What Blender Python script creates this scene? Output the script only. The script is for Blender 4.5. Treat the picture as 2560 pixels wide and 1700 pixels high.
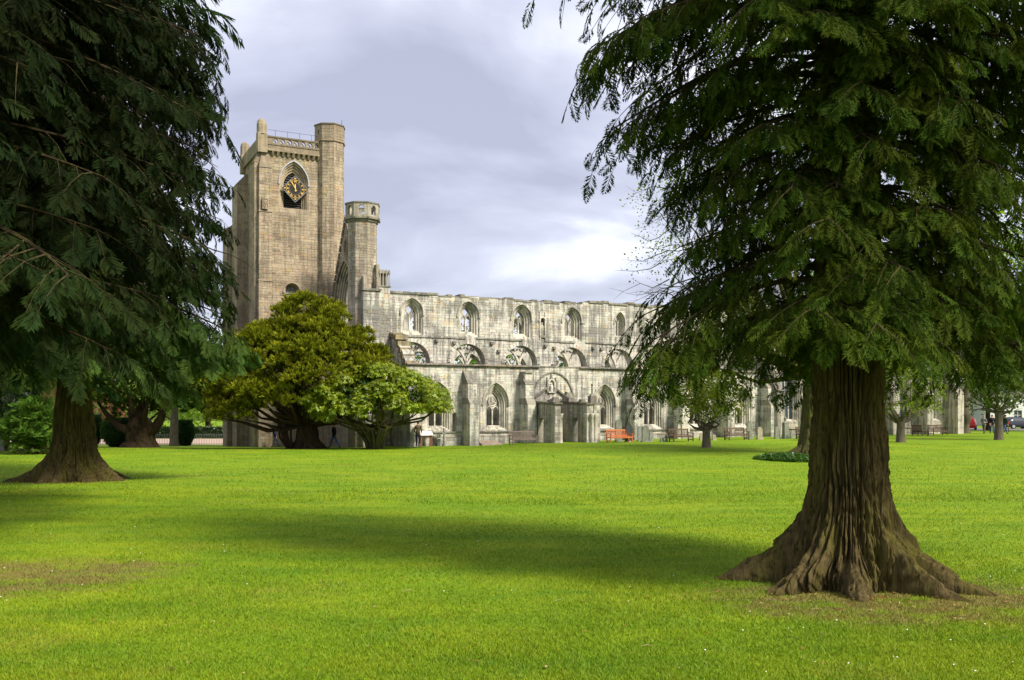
import bpy, math, random
import numpy as np
from mathutils import Vector, Matrix, geometry

for _o in list(bpy.data.objects):
    bpy.data.objects.remove(_o)
sc = bpy.context.scene
COL = sc.collection
R = math.radians

# ------------------------------------------------------------------ camera
CAM_H, FPX = 2.5, 2380.0            # eye height; focal length in photo pixels (2560 wide)
cam = bpy.data.cameras.new('camera')
cam.sensor_width = 36.0
cam.lens = 36.0 * FPX / 2560.0
cam.shift_y = 178.0 / 2560.0
cam.clip_start = 0.1
cam.clip_end = 3000.0
cam_o = bpy.data.objects.new('camera', cam)
cam_o.location = (0, 0, CAM_H)
cam_o.rotation_euler = (R(90), 0, 0)
COL.objects.link(cam_o)
sc.camera = cam_o

# ------------------------------------------------------------------ sky, sun, exposure
SUN_H = Vector((0.796, -0.606, 0.0)).normalized()
SUN_EL = R(44)
SUN_DIR = (SUN_H * math.cos(SUN_EL) + Vector((0, 0, math.sin(SUN_EL)))).normalized()
world = bpy.data.worlds.new('World')
sc.world = world
world.use_nodes = True
wt = world.node_tree
wt.nodes.clear()
def wn(t, **k):
    n = wt.nodes.new(t)
    for a, b in k.items():
        setattr(n, a, b)
    return n
w_out = wn('ShaderNodeOutputWorld')
w_sky = wn('ShaderNodeTexSky', sky_type='NISHITA', sun_disc=False)
w_sky.sun_elevation = SUN_EL
w_sky.sun_rotation = math.atan2(SUN_H.x, SUN_H.y)
w_bs = wn('ShaderNodeBackground'); w_bs.inputs[1].default_value = 0.10
wt.links.new(w_sky.outputs[0], w_bs.inputs[0])
w_tc = wn('ShaderNodeTexCoord')
w_sep = wn('ShaderNodeSeparateXYZ')
wt.links.new(w_tc.outputs['Generated'], w_sep.inputs[0])
def wmath(op, a, b=None):
    n = wn('ShaderNodeMath', operation=op)
    for i, q in enumerate((a, b)):
        if q is None:
            continue
        if isinstance(q, (int, float)):
            n.inputs[i].default_value = q
        else:
            wt.links.new(q, n.inputs[i])
    return n.outputs[0]
zz = wmath('ADD', wmath('MAXIMUM', w_sep.outputs[2], 0.0), 0.16)      # cloud deck seen in perspective
w_cmb = wn('ShaderNodeCombineXYZ')
wt.links.new(wmath('DIVIDE', w_sep.outputs[0], zz), w_cmb.inputs[0])
wt.links.new(wmath('DIVIDE', w_sep.outputs[1], zz), w_cmb.inputs[1])
w_cmb.inputs[2].default_value = 3.7
w_n1 = wn('ShaderNodeTexNoise'); w_n1.inputs['Scale'].default_value = 1.05
w_n1.inputs['Detail'].default_value = 7; w_n1.inputs['Roughness'].default_value = 0.5
w_n1.inputs['Distortion'].default_value = 0.35
wt.links.new(w_cmb.outputs[0], w_n1.inputs['Vector'])
w_ramp = wn('ShaderNodeValToRGB')
er = w_ramp.color_ramp
er.elements[0].position = 0.38; er.elements[0].color = (0.30, 0.312, 0.395, 1)
er.elements[1].position = 0.64; er.elements[1].color = (0.74, 0.755, 0.82, 1)
e = er.elements.new(0.50); e.color = (0.43, 0.443, 0.535, 1)
wt.links.new(w_n1.outputs[0], w_ramp.inputs[0])
w_bc = wn('ShaderNodeBackground'); w_bc.inputs[1].default_value = 0.97
wt.links.new(w_ramp.outputs[0], w_bc.inputs[0])
w_mix = wn('ShaderNodeMixShader'); w_mix.inputs[0].default_value = 0.88   # thin breaks let the blue in
wt.links.new(w_bs.outputs[0], w_mix.inputs[1])
wt.links.new(w_bc.outputs[0], w_mix.inputs[2])
wt.links.new(w_mix.outputs[0], w_out.inputs[0])

sun = bpy.data.lights.new('sun', 'SUN')
sun.energy = 3.6
sun.angle = R(13.0)          # sun veiled by thin cloud: soft-edged shadows
sun.color = (1.0, 0.93, 0.80)
sun_o = bpy.data.objects.new('sun', sun)
sun_o.rotation_euler = SUN_DIR.to_track_quat('Z', 'Y').to_euler()
sun_o.location = (30, -20, 60)
COL.objects.link(sun_o)

sc.view_settings.view_transform = 'Standard'
sc.view_settings.look = 'None'
sc.view_settings.exposure = 0.9
sc.view_settings.gamma = 1.0
sc.render.engine = 'CYCLES'
sc.cycles.use_denoising = True
sc.cycles.max_bounces = 6
sc.cycles.diffuse_bounces = 3
sc.cycles.glossy_bounces = 2
sc.cycles.transmission_bounces = 3
sc.cycles.transparent_max_bounces = 6

# ------------------------------------------------------------------ small maths
rnd = random.Random(11)
def sstep(a, b, x):
    t = np.clip((np.asarray(x, float) - a) / (b - a), 0, 1)
    return t * t * (3 - 2 * t)
def terrain(x, y):
    x = np.asarray(x, float); y = np.asarray(y, float)
    z = -np.clip(0.027 * (y - 62), 0, 0.95) * sstep(-6, -14, x)
    z = z + 0.20 * sstep(-4, 4, x) * sstep(52, 66, y) + 0.12 * sstep(5, 20, x) * sstep(55, 72, y)
    und = 0.05 * np.sin(x * 0.21 + 1.3) * np.sin(y * 0.17) + 0.03 * np.sin(x * 0.5 - y * 0.33)
    return z + und * sstep(15, 24, y) * (1 - sstep(52, 60, y))
def tz(x, y):
    return float(terrain(x, y))
def gp(px, py):
    """the spot on the lawn that a photo pixel shows"""
    Y = CAM_H * FPX / max(py - 1028.0, 1.0)
    for _ in range(12):
        X = (px - 1280) / FPX * Y
        Y = (CAM_H - tz(X, Y)) * FPX / max(py - 1028.0, 1.0)
    X = (px - 1280) / FPX * Y
    return Vector((X, Y, tz(X, Y)))
def at_depth(px, Y):
    X = (px - 1280) / FPX * Y
    return Vector((X, Y, tz(X, Y)))

_perm = np.random.RandomState(5).rand(64, 64, 64)
def vnoise(x, y, z):
    """trilinear value noise, 0..1, vectorised"""
    x, y, z = np.broadcast_arrays(np.asarray(x, float), np.asarray(y, float), np.asarray(z, float))
    xi, yi, zi = np.floor(x).astype(int), np.floor(y).astype(int), np.floor(z).astype(int)
    fx, fy, fz = x - xi, y - yi, z - zi
    fx, fy, fz = fx * fx * (3 - 2 * fx), fy * fy * (3 - 2 * fy), fz * fz * (3 - 2 * fz)
    out = 0
    for i in (0, 1):
        for j in (0, 1):
            for k in (0, 1):
                w = (fx if i else 1 - fx) * (fy if j else 1 - fy) * (fz if k else 1 - fz)
                out = out + w * _perm[(xi + i) % 64, (yi + j) % 64, (zi + k) % 64]
    return out

# ------------------------------------------------------------------ materials
class NT:
    def __init__(s, name):
        s.m = bpy.data.materials.new(name); s.m.use_nodes = True
        s.t = s.m.node_tree; s.t.nodes.clear()
    def n(s, t, **k):
        q = s.t.nodes.new(t)
        for a, b in k.items():
            setattr(q, a, b)
        return q
    def l(s, a, b):
        s.t.links.new(a, b)
    def noise(s, vec, scale, detail=4, rough=0.55, dist=0.0):
        q = s.n('ShaderNodeTexNoise'); q.inputs['Scale'].default_value = scale
        q.inputs['Detail'].default_value = detail; q.inputs['Roughness'].default_value = rough
        q.inputs['Distortion'].default_value = dist
        if vec is not None: s.l(vec, q.inputs['Vector'])
        return q.outputs[0]
    def mapping(s, vec, scale=(1, 1, 1), loc=(0, 0, 0)):
        q = s.n('ShaderNodeMapping'); q.inputs['Scale'].default_value = scale; q.inputs['Location'].default_value = loc
        s.l(vec, q.inputs['Vector']); return q.outputs[0]
    def ramp(s, fac, stops):
        q = s.n('ShaderNodeValToRGB'); e = q.color_ramp.elements
        def col(c): return (c, c, c, 1) if isinstance(c, (int, float)) else (*c, 1)
        e[0].position, e[0].color = stops[0][0], col(stops[0][1])
        e[1].position, e[1].color = stops[-1][0], col(stops[-1][1])
        for p, c in stops[1:-1]:
            x = e.new(p); x.color = col(c)
        s.l(fac, q.inputs[0]); return q.outputs[0]
    def mix(s, fac, a, b, mode='MIX'):
        q = s.n('ShaderNodeMix', data_type='RGBA', blend_type=mode)
        for i, v in ((0, fac), (6, a), (7, b)):
            if isinstance(v, (int, float)): q.inputs[i].default_value = v
            elif isinstance(v, tuple): q.inputs[i].default_value = (*v, 1)
            else: s.l(v, q.inputs[i])
        return q.outputs[2]
    def bump(s, h, strength, dist=0.02):
        q = s.n('ShaderNodeBump'); q.inputs['Strength'].default_value = strength; q.inputs['Distance'].default_value = dist
        s.l(h, q.inputs['Height']); return q.outputs[0]
    def obj(s): return s.n('ShaderNodeTexCoord').outputs['Object']
    def pos(s): return s.n('ShaderNodeNewGeometry').outputs['Position']
    def attr(s, name='Col'):
        q = s.n('ShaderNodeAttribute'); q.attribute_name = name; return q.outputs['Color']
    def finish(s, color, rough=0.85, spec=0.25, normal=None, metallic=0.0):
        b = s.n('ShaderNodeBsdfPrincipled')
        if isinstance(color, tuple): b.inputs['Base Color'].default_value = (*color, 1)
        else: s.l(color, b.inputs['Base Color'])
        b.inputs['Roughness'].default_value = rough
        b.inputs['Specular IOR Level'].default_value = spec
        b.inputs['Metallic'].default_value = metallic
        if normal is not None: s.l(normal, b.inputs['Normal'])
        o = s.n('ShaderNodeOutputMaterial'); s.l(b.outputs[0], o.inputs[0])
        return s.m

def simple_mat(name, col, rough=0.7, var=0.25, scale=6.0, bump=0.15, spec=0.3, metallic=0.0):
    t = NT(name); p = t.obj()
    n = t.noise(p, scale, 5)
    c = t.mix(t.ramp(n, [(0.3, 0.0), (0.7, 1.0)]), tuple(max(0, x * (1 - var)) for x in col), tuple(min(1, x * (1 + var)) for x in col))
    return t.finish(c, rough, spec, t.bump(n, bump, 0.01), metallic)

def stone_mat(name, lichen=0.5, dark=(0.10, 0.095, 0.085), streak=0.5, seed=0.0):
    """ashlar: each stone brings its own tone in the colour attribute; rain streaks, lichen and soot lie over it"""
    t = NT(name); p = t.mapping(t.obj(), loc=(seed, seed * 1.7, 0))
    c = t.attr()
    g = t.noise(p, 9.0, 5, 0.65)
    c = t.mix(t.ramp(g, [(0.25, 0.0), (0.75, 1.0)]), t.mix(1.0, c, (0.68, 0.67, 0.66), 'MULTIPLY'), t.mix(1.0, c, (1.16, 1.15, 1.13), 'MULTIPLY'))
    big = t.noise(t.mapping(p, (0.17, 0.17, 0.30)), 2.4, 7, 0.66)
    st = t.noise(t.mapping(p, (2.6, 2.6, 0.16)), 1.5, 5, 0.6)
    both = t.mix(0.5, big, st)
    soot = t.ramp(both, [(0.465, 0.0), (0.55, streak)])
    c = t.mix(soot, c, t.mix(0.72, c, dark))
    li = t.noise(p, 5.0, 7, 0.75)
    c = t.mix(t.ramp(li, [(0.58, 0.0), (0.72, lichen)]), c, (0.50, 0.49, 0.44))
    mo = t.noise(t.mapping(p, (1, 1, 1), (7, 3, 1)), 1.1, 6, 0.7)
    c = t.mix(t.ramp(mo, [(0.6, 0.0), (0.78, 0.35)]), c, (0.13, 0.125, 0.06))
    nb = t.mix(0.5, t.noise(p, 14, 6, 0.7), t.noise(p, 45, 4, 0.7))
    return t.finish(c, 0.92, 0.12, t.bump(nb, 0.55, 0.03))

def leaf_mat(name, trans=0.35, gloss=0.1, rough=0.6, tint=(1, 1, 1), ttint=(1.25, 1.3, 0.7)):
    t = NT(name); c = t.attr()
    c = t.mix(1.0, c, tint, 'MULTIPLY')
    n = t.noise(t.obj(), 1.3, 3)
    c = t.mix(t.ramp(n, [(0.3, 0.0), (0.7, 1.0)]), t.mix(1.0, c, (0.72, 0.74, 0.8), 'MULTIPLY'), t.mix(1.0, c, (1.22, 1.18, 1.0), 'MULTIPLY'))
    b = t.n('ShaderNodeBsdfPrincipled'); t.l(c, b.inputs['Base Color'])
    b.inputs['Roughness'].default_value = rough; b.inputs['Specular IOR Level'].default_value = gloss
    tr = t.n('ShaderNodeBsdfTranslucent'); t.l(t.mix(1.0, c, ttint, 'MULTIPLY'), tr.inputs[0])
    mx = t.n('ShaderNodeMixShader'); mx.inputs[0].default_value = trans
    t.l(b.outputs[0], mx.inputs[1]); t.l(tr.outputs[0], mx.inputs[2])
    o = t.n('ShaderNodeOutputMaterial'); t.l(mx.outputs[0], o.inputs[0])
    return t.m

def bark_mat(name, a, b, moss=0.3, mossc=(0.10, 0.105, 0.02), scale=1.0):
    t = NT(name); p = t.obj()
    fib = t.noise(t.mapping(p, (9 * scale, 9 * scale, 0.8 * scale)), 2.0, 7, 0.7, 0.4)
    c = t.mix(t.ramp(fib, [(0.3, 0.0), (0.72, 1.0)]), a, b)
    mo = t.noise(t.mapping(p, (1.6, 1.6, 0.7)), 1.2, 6, 0.65)
    c = t.mix(t.ramp(mo, [(0.45, 0.0), (0.68, moss)]), c, mossc)
    cr = t.noise(t.mapping(p, (1, 1, .16)), 15 * scale, 8, 0.72, 0.6)
    c = t.mix(t.ramp(cr, [(0.38, 0.7), (0.52, 0.0)]), c, tuple(x * .35 for x in a))  # crack darkening put into the colour, following the bump height
    h = t.mix(0.55, fib, cr)
    return t.finish(c, 0.95, 0.1, t.bump(h, 1.0, 0.05))

# ------------------------------------------------------------------ objects
def tag(o, label=None, cat=None, group=None, kind=None):
    if label: o['label'] = label
    if cat: o['category'] = cat
    if group: o['group'] = group
    if kind: o['kind'] = kind
    return o
def empty(name, loc=(0, 0, 0), rz=0.0, **k):
    o = bpy.data.objects.new(name, None); o.location = loc; o.rotation_euler = (0, 0, rz)
    o.empty_display_size = 0.3
    COL.objects.link(o); return tag(o, **k)
def link(name, me, mats, parent=None, loc=None):
    o = bpy.data.objects.new(name, me)
    for m in (mats if isinstance(mats, (list, tuple)) else [mats]):
        me.materials.append(m)
    if parent is not None: o.parent = parent
    if loc is not None: o.location = loc
    COL.objects.link(o); return o

class MB:
    """collects faces; off is taken away from every vertex when built"""
    def __init__(s, off=(0, 0, 0), c=(0.4, 0.4, 0.4)):
        s.v, s.f, s.c, s.off, s.cc, s.mi, s.cm = [], [], [], Vector(off), c, [], 0
    def vert(s, p): s.v.append(tuple(p)); return len(s.v) - 1
    def face(s, idx, c=None): s.f.append(tuple(idx)); s.c.append(c or s.cc); s.mi.append(s.cm)
    def hexa(s, p, c=None):
        """8 points: bottom ring 0-3, top ring 4-7"""
        b = len(s.v); s.v += [tuple(q) for q in p]
        for q in ((0, 3, 2, 1), (4, 5, 6, 7), (0, 1, 5, 4), (1, 2, 6, 5), (2, 3, 7, 6), (3, 0, 4, 7)):
            s.face([b + i for i in q], c)
    def box(s, x0, x1, y0, y1, z0, z1, c=None, bev=0.0):
        s.hexa([(x0, y0, z0), (x1, y0, z0), (x1, y1, z0), (x0, y1, z0), (x0, y0, z1), (x1, y0, z1), (x1, y1, z1), (x0, y1, z1)], c)
    def bar(s, p, q, w, h=None, c=None, up=(0, 0, 1)):
        p, q = Vector(p), Vector(q); d = (q - p).normalized(); u = Vector(up)
        if abs(d.dot(u)) > 0.98: u = Vector((0, 1, 0))
        x = d.cross(u).normalized(); y = x.cross(d); h = h or w
        x = x * w / 2; y = y * h / 2
        s.hexa([p - x - y, p + x - y, p + x + y, p - x + y, q - x - y, q + x - y, q + x + y, q - x + y], c)
    def tube(s, pts, rad, n=8, c=None, caps=True):
        pts = [Vector(p) for p in pts]
        if isinstance(rad, (int, float)): rad = [rad] * len(pts)
        rings = []; u = None
        for i, p in enumerate(pts):
            d = (pts[min(i + 1, len(pts) - 1)] - pts[max(i - 1, 0)])
            d = d.normalized() if d.length > 1e-9 else Vector((0, 0, 1))
            if u is None:
                u = d.orthogonal().normalized()
            u = (u - d * u.dot(d)); u = u.normalized() if u.length > 1e-6 else d.orthogonal().normalized()
            w = d.cross(u)
            rings.append([s.vert(p + (u * math.cos(2 * math.pi * k / n) + w * math.sin(2 * math.pi * k / n)) * rad[i]) for k in range(n)])
        for i in range(len(rings) - 1):
            for k in range(n):
                s.face([rings[i][k], rings[i][(k + 1) % n], rings[i + 1][(k + 1) % n], rings[i + 1][k]], c)
        if caps:
            s.face(rings[0][::-1], c); s.face(rings[-1], c)
    def lathe(s, prof, n=16, c=None, centre=(0, 0, 0)):
        s.tube([(centre[0], centre[1], centre[2] + z) for r, z in prof], [max(r, 1e-4) for r, z in prof], n, c)
    def loft(s, rings, c=None, closed=True, cap=False):
        ids = [[s.vert(p) for p in r] for r in rings]
        n = len(ids[0])
        for i in range(len(ids) - 1):
            for k in range(n if closed else n - 1):
                s.face([ids[i][k], ids[i][(k + 1) % n], ids[i + 1][(k + 1) % n], ids[i + 1][k]], c)
        if cap:
            s.face(ids[0][::-1], c); s.face(ids[-1], c)
    def plate(s, outer, holes, M, o0, o1, c=None):
        """a flat slab: 2-D outline with holes, from depth o0 to o1 through map M(s,t,o)"""
        loops = [outer] + list(holes)
        vs, es = [], []
        for lp in loops:
            b = len(vs); vs += [Vector((p[0], p[1])) for p in lp]
            es += [(b + i, b + (i + 1) % len(lp)) for i in range(len(lp))]
        r = geometry.delaunay_2d_cdt(vs, es, [], 1, 1e-5)
        V2, F2 = r[0], r[2]
        bf = [s.vert(M(p.x, p.y, o0)) for p in V2]; bb = [s.vert(M(p.x, p.y, o1)) for p in V2]
        for f in F2:
            cx = sum(V2[i].x for i in f) / len(f); cy = sum(V2[i].y for i in f) / len(f)
            if any(inpoly(cx, cy, h) for h in holes): continue
            s.face([bf[i] for i in f], c); s.face([bb[i] for i in reversed(f)], c)
        for lp in loops:
            a = [s.vert(M(p[0], p[1], o0)) for p in lp]; b = [s.vert(M(p[0], p[1], o1)) for p in lp]
            for i in range(len(lp)):
                j = (i + 1) % len(lp); s.face([a[i], a[j], b[j], b[i]], c)
    def ribbon(s, pts, w, M, o0, o1, c=None):
        """a bar that follows a 2-D path, w wide, from depth o0 to o1"""
        P = [Vector((p[0], p[1])) for p in pts]; rows = []
        for i, p in enumerate(P):
            d = P[min(i + 1, len(P) - 1)] - P[max(i - 1, 0)]; d.normalize()
            nn = Vector((-d.y, d.x)) * w / 2
            rows.append([M(p.x + nn.x, p.y + nn.y, o0), M(p.x - nn.x, p.y - nn.y, o0), M(p.x - nn.x, p.y - nn.y, o1), M(p.x + nn.x, p.y + nn.y, o1)])
        s.loft(rows, c, True, True)
    def stone(s, M, a0, a1, b0, b1, proud, c, back=0.04, bev=0.011):
        g = 0.004
        p = [M(a0 + g, b0 + g, back), M(a1 - g, b0 + g, back), M(a1 - g, b1 - g, back), M(a0 + g, b1 - g, back)]
        bv = min(bev, (a1 - a0) * 0.2, (b1 - b0) * 0.2)
        p += [M(a0 + bv, b0 + bv, -proud), M(a1 - bv, b0 + bv, -proud), M(a1 - bv, b1 - bv, -proud), M(a0 + bv, b1 - bv, -proud)]
        b = len(s.v); s.v += [tuple(q) for q in p]
        for q in ((4, 5, 6, 7), (0, 1, 5, 4), (1, 2, 6, 5), (2, 3, 7, 6), (3, 0, 4, 7)):
            s.face([b + i for i in q], c)
    def build(s, name, mat, parent=None, smooth=False, loc=None):
        me = bpy.data.meshes.new(name)
        o = s.off
        me.from_pydata([(v[0] - o.x, v[1] - o.y, v[2] - o.z) for v in s.v], [], s.f)
        ca = me.color_attributes.new('Col', 'FLOAT_COLOR', 'CORNER')
        buf = []
        for f, c in zip(s.f, s.c): buf += [c[0], c[1], c[2], 1.0] * len(f)
        ca.data.foreach_set('color', buf)
        if isinstance(mat, (list, tuple)): me.polygons.foreach_set('material_index', s.mi)
        if smooth: me.polygons.foreach_set('use_smooth', [True] * len(s.f))
        me.update()
        return link(name, me, mat, parent, loc)

def inpoly(x, y, poly):
    r = False; n = len(poly)
    for i in range(n):
        x0, y0 = poly[i][0], poly[i][1]; x1, y1 = poly[(i + 1) % n][0], poly[(i + 1) % n][1]
        if (y0 > y) != (y1 > y) and x < (x1 - x0) * (y - y0) / (y1 - y0) + x0: r = not r
    return r

def np_mesh(name, V, F, C, mat, parent=None, smooth=False, loc=None):
    """mesh from arrays: V (n,3), F (m,3) or (m,4), C (n,3) point colours"""
    me = bpy.data.meshes.new(name)
    n, m, k = len(V), len(F), F.shape[1]
    me.vertices.add(n); me.loops.add(m * k); me.polygons.add(m)
    me.vertices.foreach_set('co', np.ascontiguousarray(V, np.float32).ravel())
    me.loops.foreach_set('vertex_index', np.ascontiguousarray(F, np.int32).ravel())
    me.polygons.foreach_set('loop_start', np.arange(0, m * k, k, dtype=np.int32))
    me.polygons.foreach_set('loop_total', np.full(m, k, np.int32))
    if smooth: me.polygons.foreach_set('use_smooth', np.ones(m, bool))
    me.update(calc_edges=True)
    if C is not None:
        ca = me.color_attributes.new('Col', 'FLOAT_COLOR', 'POINT')
        ca.data.foreach_set('color', np.concatenate([C, np.ones((n, 1))], 1).astype(np.float32).ravel())
    return link(name, me, mat, parent, loc)

def scatter(name, T, P, D, N, S, C, mat, parent, loc=(0, 0, 0)):
    """one mesh out of many copies of the template T=(V,F,tone): x axis along D, z axis near N"""
    P, D, N, S, C = map(lambda q: np.asarray(q, float), (P, D, N, S, C))
    Ts = T if isinstance(T, list) else [T]
    Vs, Fs, Cs, base = [], [], [], 0
    for k, (V, F, tone) in enumerate(Ts):
        q = slice(k, None, len(Ts))
        W, FF, CC = _copies(V, F, tone, P[q], D[q], N[q], S[q], C[q])
        Vs.append(W); Fs.append(FF + base); Cs.append(CC); base += len(W)
    return np_mesh(name, np.concatenate(Vs), np.concatenate(Fs), np.concatenate(Cs), mat, parent, loc=loc)
def _copies(V, F, tone, P, D, N, S, C):
    D = D / (np.linalg.norm(D, axis=1, keepdims=True) + 1e-9)
    Yx = np.cross(N, D); Yx /= (np.linalg.norm(Yx, axis=1, keepdims=True) + 1e-9)
    Zx = np.cross(D, Yx)
    B = np.stack([D, Yx, Zx], 1)                       # rows are axes
    W = np.einsum('vk,nkc->nvc', V, B) * S[:, None, None] + P[:, None, :]
    n = len(P); nv = len(V)
    FF = (F[None] + (np.arange(n) * nv)[:, None, None]).reshape(-1, F.shape[1])
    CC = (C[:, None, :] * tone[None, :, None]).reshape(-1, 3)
    return W.reshape(-1, 3), FF, CC
# ------------------------------------------------------------------ the lawn
GRASS_SPOTS = [(-7.6, 14.4, 3.2, 2.4), (-6.2, 15.2, 1.6, .8), (5.2, 12.7, 3.6, 2.3), (-15.5, 33.2, 2.3, 1.6), (30.6, 73.4, 2.2, 0.8), (-29.0, 58, 2.5, 1.5), (12.6, 62, 1.0, 0.5), (-12.2, 36.2, 1.5, .55)]
def lawn_colour(t, p):
    n1 = t.noise(p, 0.22, 5, 0.6)
    c = t.mix(t.ramp(n1, [(0.35, 0.0), (0.65, 1.0)]), (0.158, 0.268, 0.009), (0.228, 0.305, 0.012))
    n2 = t.noise(t.mapping(p, (0.6, 1.5, 1)), 0.55, 6, 0.65)
    c = t.mix(t.ramp(n2, [(0.42, 0.0), (0.64, 0.85)]), c, (0.112, 0.215, 0.008))
    n3 = t.noise(p, 1.6, 6, 0.7)
    c = t.mix(t.ramp(n3, [(0.56, 0.0), (0.72, 0.35)]), c, (0.235, 0.24, 0.022))
    n4 = t.noise(p, 0.9, 4, 0.6, 1.2)
    c = t.mix(t.ramp(n4, [(0.58, 0.0), (0.66, 0.4)]), c, (0.11, 0.235, 0.02))        # clover
    n5 = t.noise(t.mapping(p, (1, 1, 1), (4, 9, 0)), 0.35, 6, 0.7)
    c = t.mix(t.ramp(n5, [(0.56, 0.0), (0.72, 0.4)]), c, (0.27, 0.25, 0.045))      # thin dry turf
    # worn earth: under the big trees and in the bare patch
    f = None
    for x, y, rx, ry in GRASS_SPOTS:
        q = t.mapping(p, (1 / rx, 1 / ry, 0), (-x / rx, -y / ry, 0))
        ln = t.n('ShaderNodeVectorMath', operation='LENGTH'); t.l(q, ln.inputs[0])
        r = t.ramp(ln.outputs['Value'], [(0.4, 1.0), (1.0, 0.0)])
        f = r if f is None else t.mix(1.0, f, r, 'LIGHTEN')
    nz = t.noise(t.mapping(p, (.8, 1.6, 1)), 1.3, 8, 0.75)
    f = t.mix(1.0, t.mix(1.0, f, t.ramp(nz, [(0.34, 0.0), (0.7, 1.0)]), 'MULTIPLY'), (2.1, 2.1, 2.1), 'MULTIPLY')
    f = t.ramp(f, [(0.25, 0.0), (1.0, 0.72)])
    earth = t.mix(t.noise(p, 7, 6, 0.7), (0.13, 0.088, 0.036), (0.26, 0.19, 0.085))
    return t.mix(f, c, earth), f
def make_lawn_mat():
    t = NT('lawn'); p = t.pos()
    c, f = lawn_colour(t, p)
    g = t.noise(p, 26, 5, 0.75)
    g2 = t.noise(p, 90, 3, 0.7)
    c = t.mix(t.ramp(g, [(0.3, 0.0), (0.75, 1.0)]), t.mix(1.0, c, (0.62, 0.66, 0.6), 'MULTIPLY'), t.mix(1.0, c, (1.2, 1.16, 1.1), 'MULTIPLY'))
    return t.finish(c, 0.9, 0.1, t.bump(t.mix(0.5, g, g2), 0.5, 0.03))
def make_blade_mat():
    t = NT('grass_blade'); p = t.pos()
    c, f = lawn_colour(t, p)
    c = t.mix(1.0, c, t.attr(), 'MULTIPLY')
    b = t.n('ShaderNodeBsdfPrincipled'); t.l(c, b.inputs['Base Color'])
    b.inputs['Roughness'].default_value = 0.55; b.inputs['Specular IOR Level'].default_value = 0.2
    tr = t.n('ShaderNodeBsdfTranslucent'); t.l(c, tr.inputs[0])
    mx = t.n('ShaderNodeMixShader'); mx.inputs[0].default_value = 0.3
    t.l(b.outputs[0], mx.inputs[1]); t.l(tr.outputs[0], mx.inputs[2])
    o = t.n('ShaderNodeOutputMaterial'); t.l(mx.outputs[0], o.inputs[0]); return t.m
M_LAWN, M_BLADE = make_lawn_mat(), make_blade_mat()

xs = np.concatenate([[-1200, -600, -300, -180, -120, -90], np.arange(-70, 71, 1.0), [90, 120, 180, 300, 600, 1200]])
ys = np.concatenate([[-300, -120, -60, -30, -15, -5], np.arange(0, 131, 1.0), [150, 180, 230, 300, 450, 700, 1100, 1800]])
gx, gy = np.meshgrid(xs, ys)
gz = terrain(gx, gy)
nx, ny = len(xs), len(ys)
ii = np.arange(nx * ny).reshape(ny, nx)
F = np.stack([ii[:-1, :-1], ii[:-1, 1:], ii[1:, 1:], ii[1:, :-1]], -1).reshape(-1, 4)
lawn = np_mesh('lawn', np.stack([gx, gy, gz], -1).reshape(-1, 3), F, None, M_LAWN, smooth=True)
tag(lawn, 'bright green mown lawn spreading in front of the ruined church', 'lawn', kind='structure')

# short blades: thick near the camera, thinning with distance until the sheet's own grain takes over
rs = np.random.RandomState(3)
def blades(n, y0, y1, h, w):
    u = rs.rand(n); y = 1 / (1 / y0 + u * (1 / y1 - 1 / y0))
    x = (rs.rand(n) * 2 - 1) * (0.56 * y + 0.6)
    z = terrain(x, y)
    hh = h * (0.6 + 0.8 * rs.rand(n)) * (0.75 + 0.6 * vnoise(x * 0.8, y * 0.8, 0)); ww = w * (0.7 + 0.6 * rs.rand(n)) * np.sqrt(y / y0)
    az = rs.rand(n) * 2 * np.pi; lean = hh * (0.3 + 0.9 * rs.rand(n)); la = rs.rand(n) * 2 * np.pi
    V = np.zeros((n, 3, 3))
    V[:, 0] = np.stack([x - np.cos(az) * ww, y - np.sin(az) * ww, z - 0.004], 1)
    V[:, 1] = np.stack([x + np.cos(az) * ww, y + np.sin(az) * ww, z - 0.004], 1)
    V[:, 2] = np.stack([x + np.cos(la) * lean, y + np.sin(la) * lean, z + hh], 1)
    tone = (0.72 + 0.6 * rs.rand(n))
    C = np.stack([tone * (0.9 + 0.35 * rs.rand(n)), tone, tone * 0.9], 1)
    C[rs.rand(n) < 0.03] = (1.7, 1.15, 1.6)                 # dry blades
    return V.reshape(-1, 3), np.repeat(C, 3, 0)
V1, C1 = blades(330000, 8.3, 30.0, 0.034, 0.005)
V2, C2 = blades(60000, 26.0, 66.0, 0.05, 0.011)
V = np.concatenate([V1, V2]); C = np.concatenate([C1, C2])
g = np_mesh('grass', V, np.arange(len(V)).reshape(-1, 3), C, M_BLADE)
tag(g, 'short mown grass blades covering the lawn', 'grass', kind='stuff')

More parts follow.
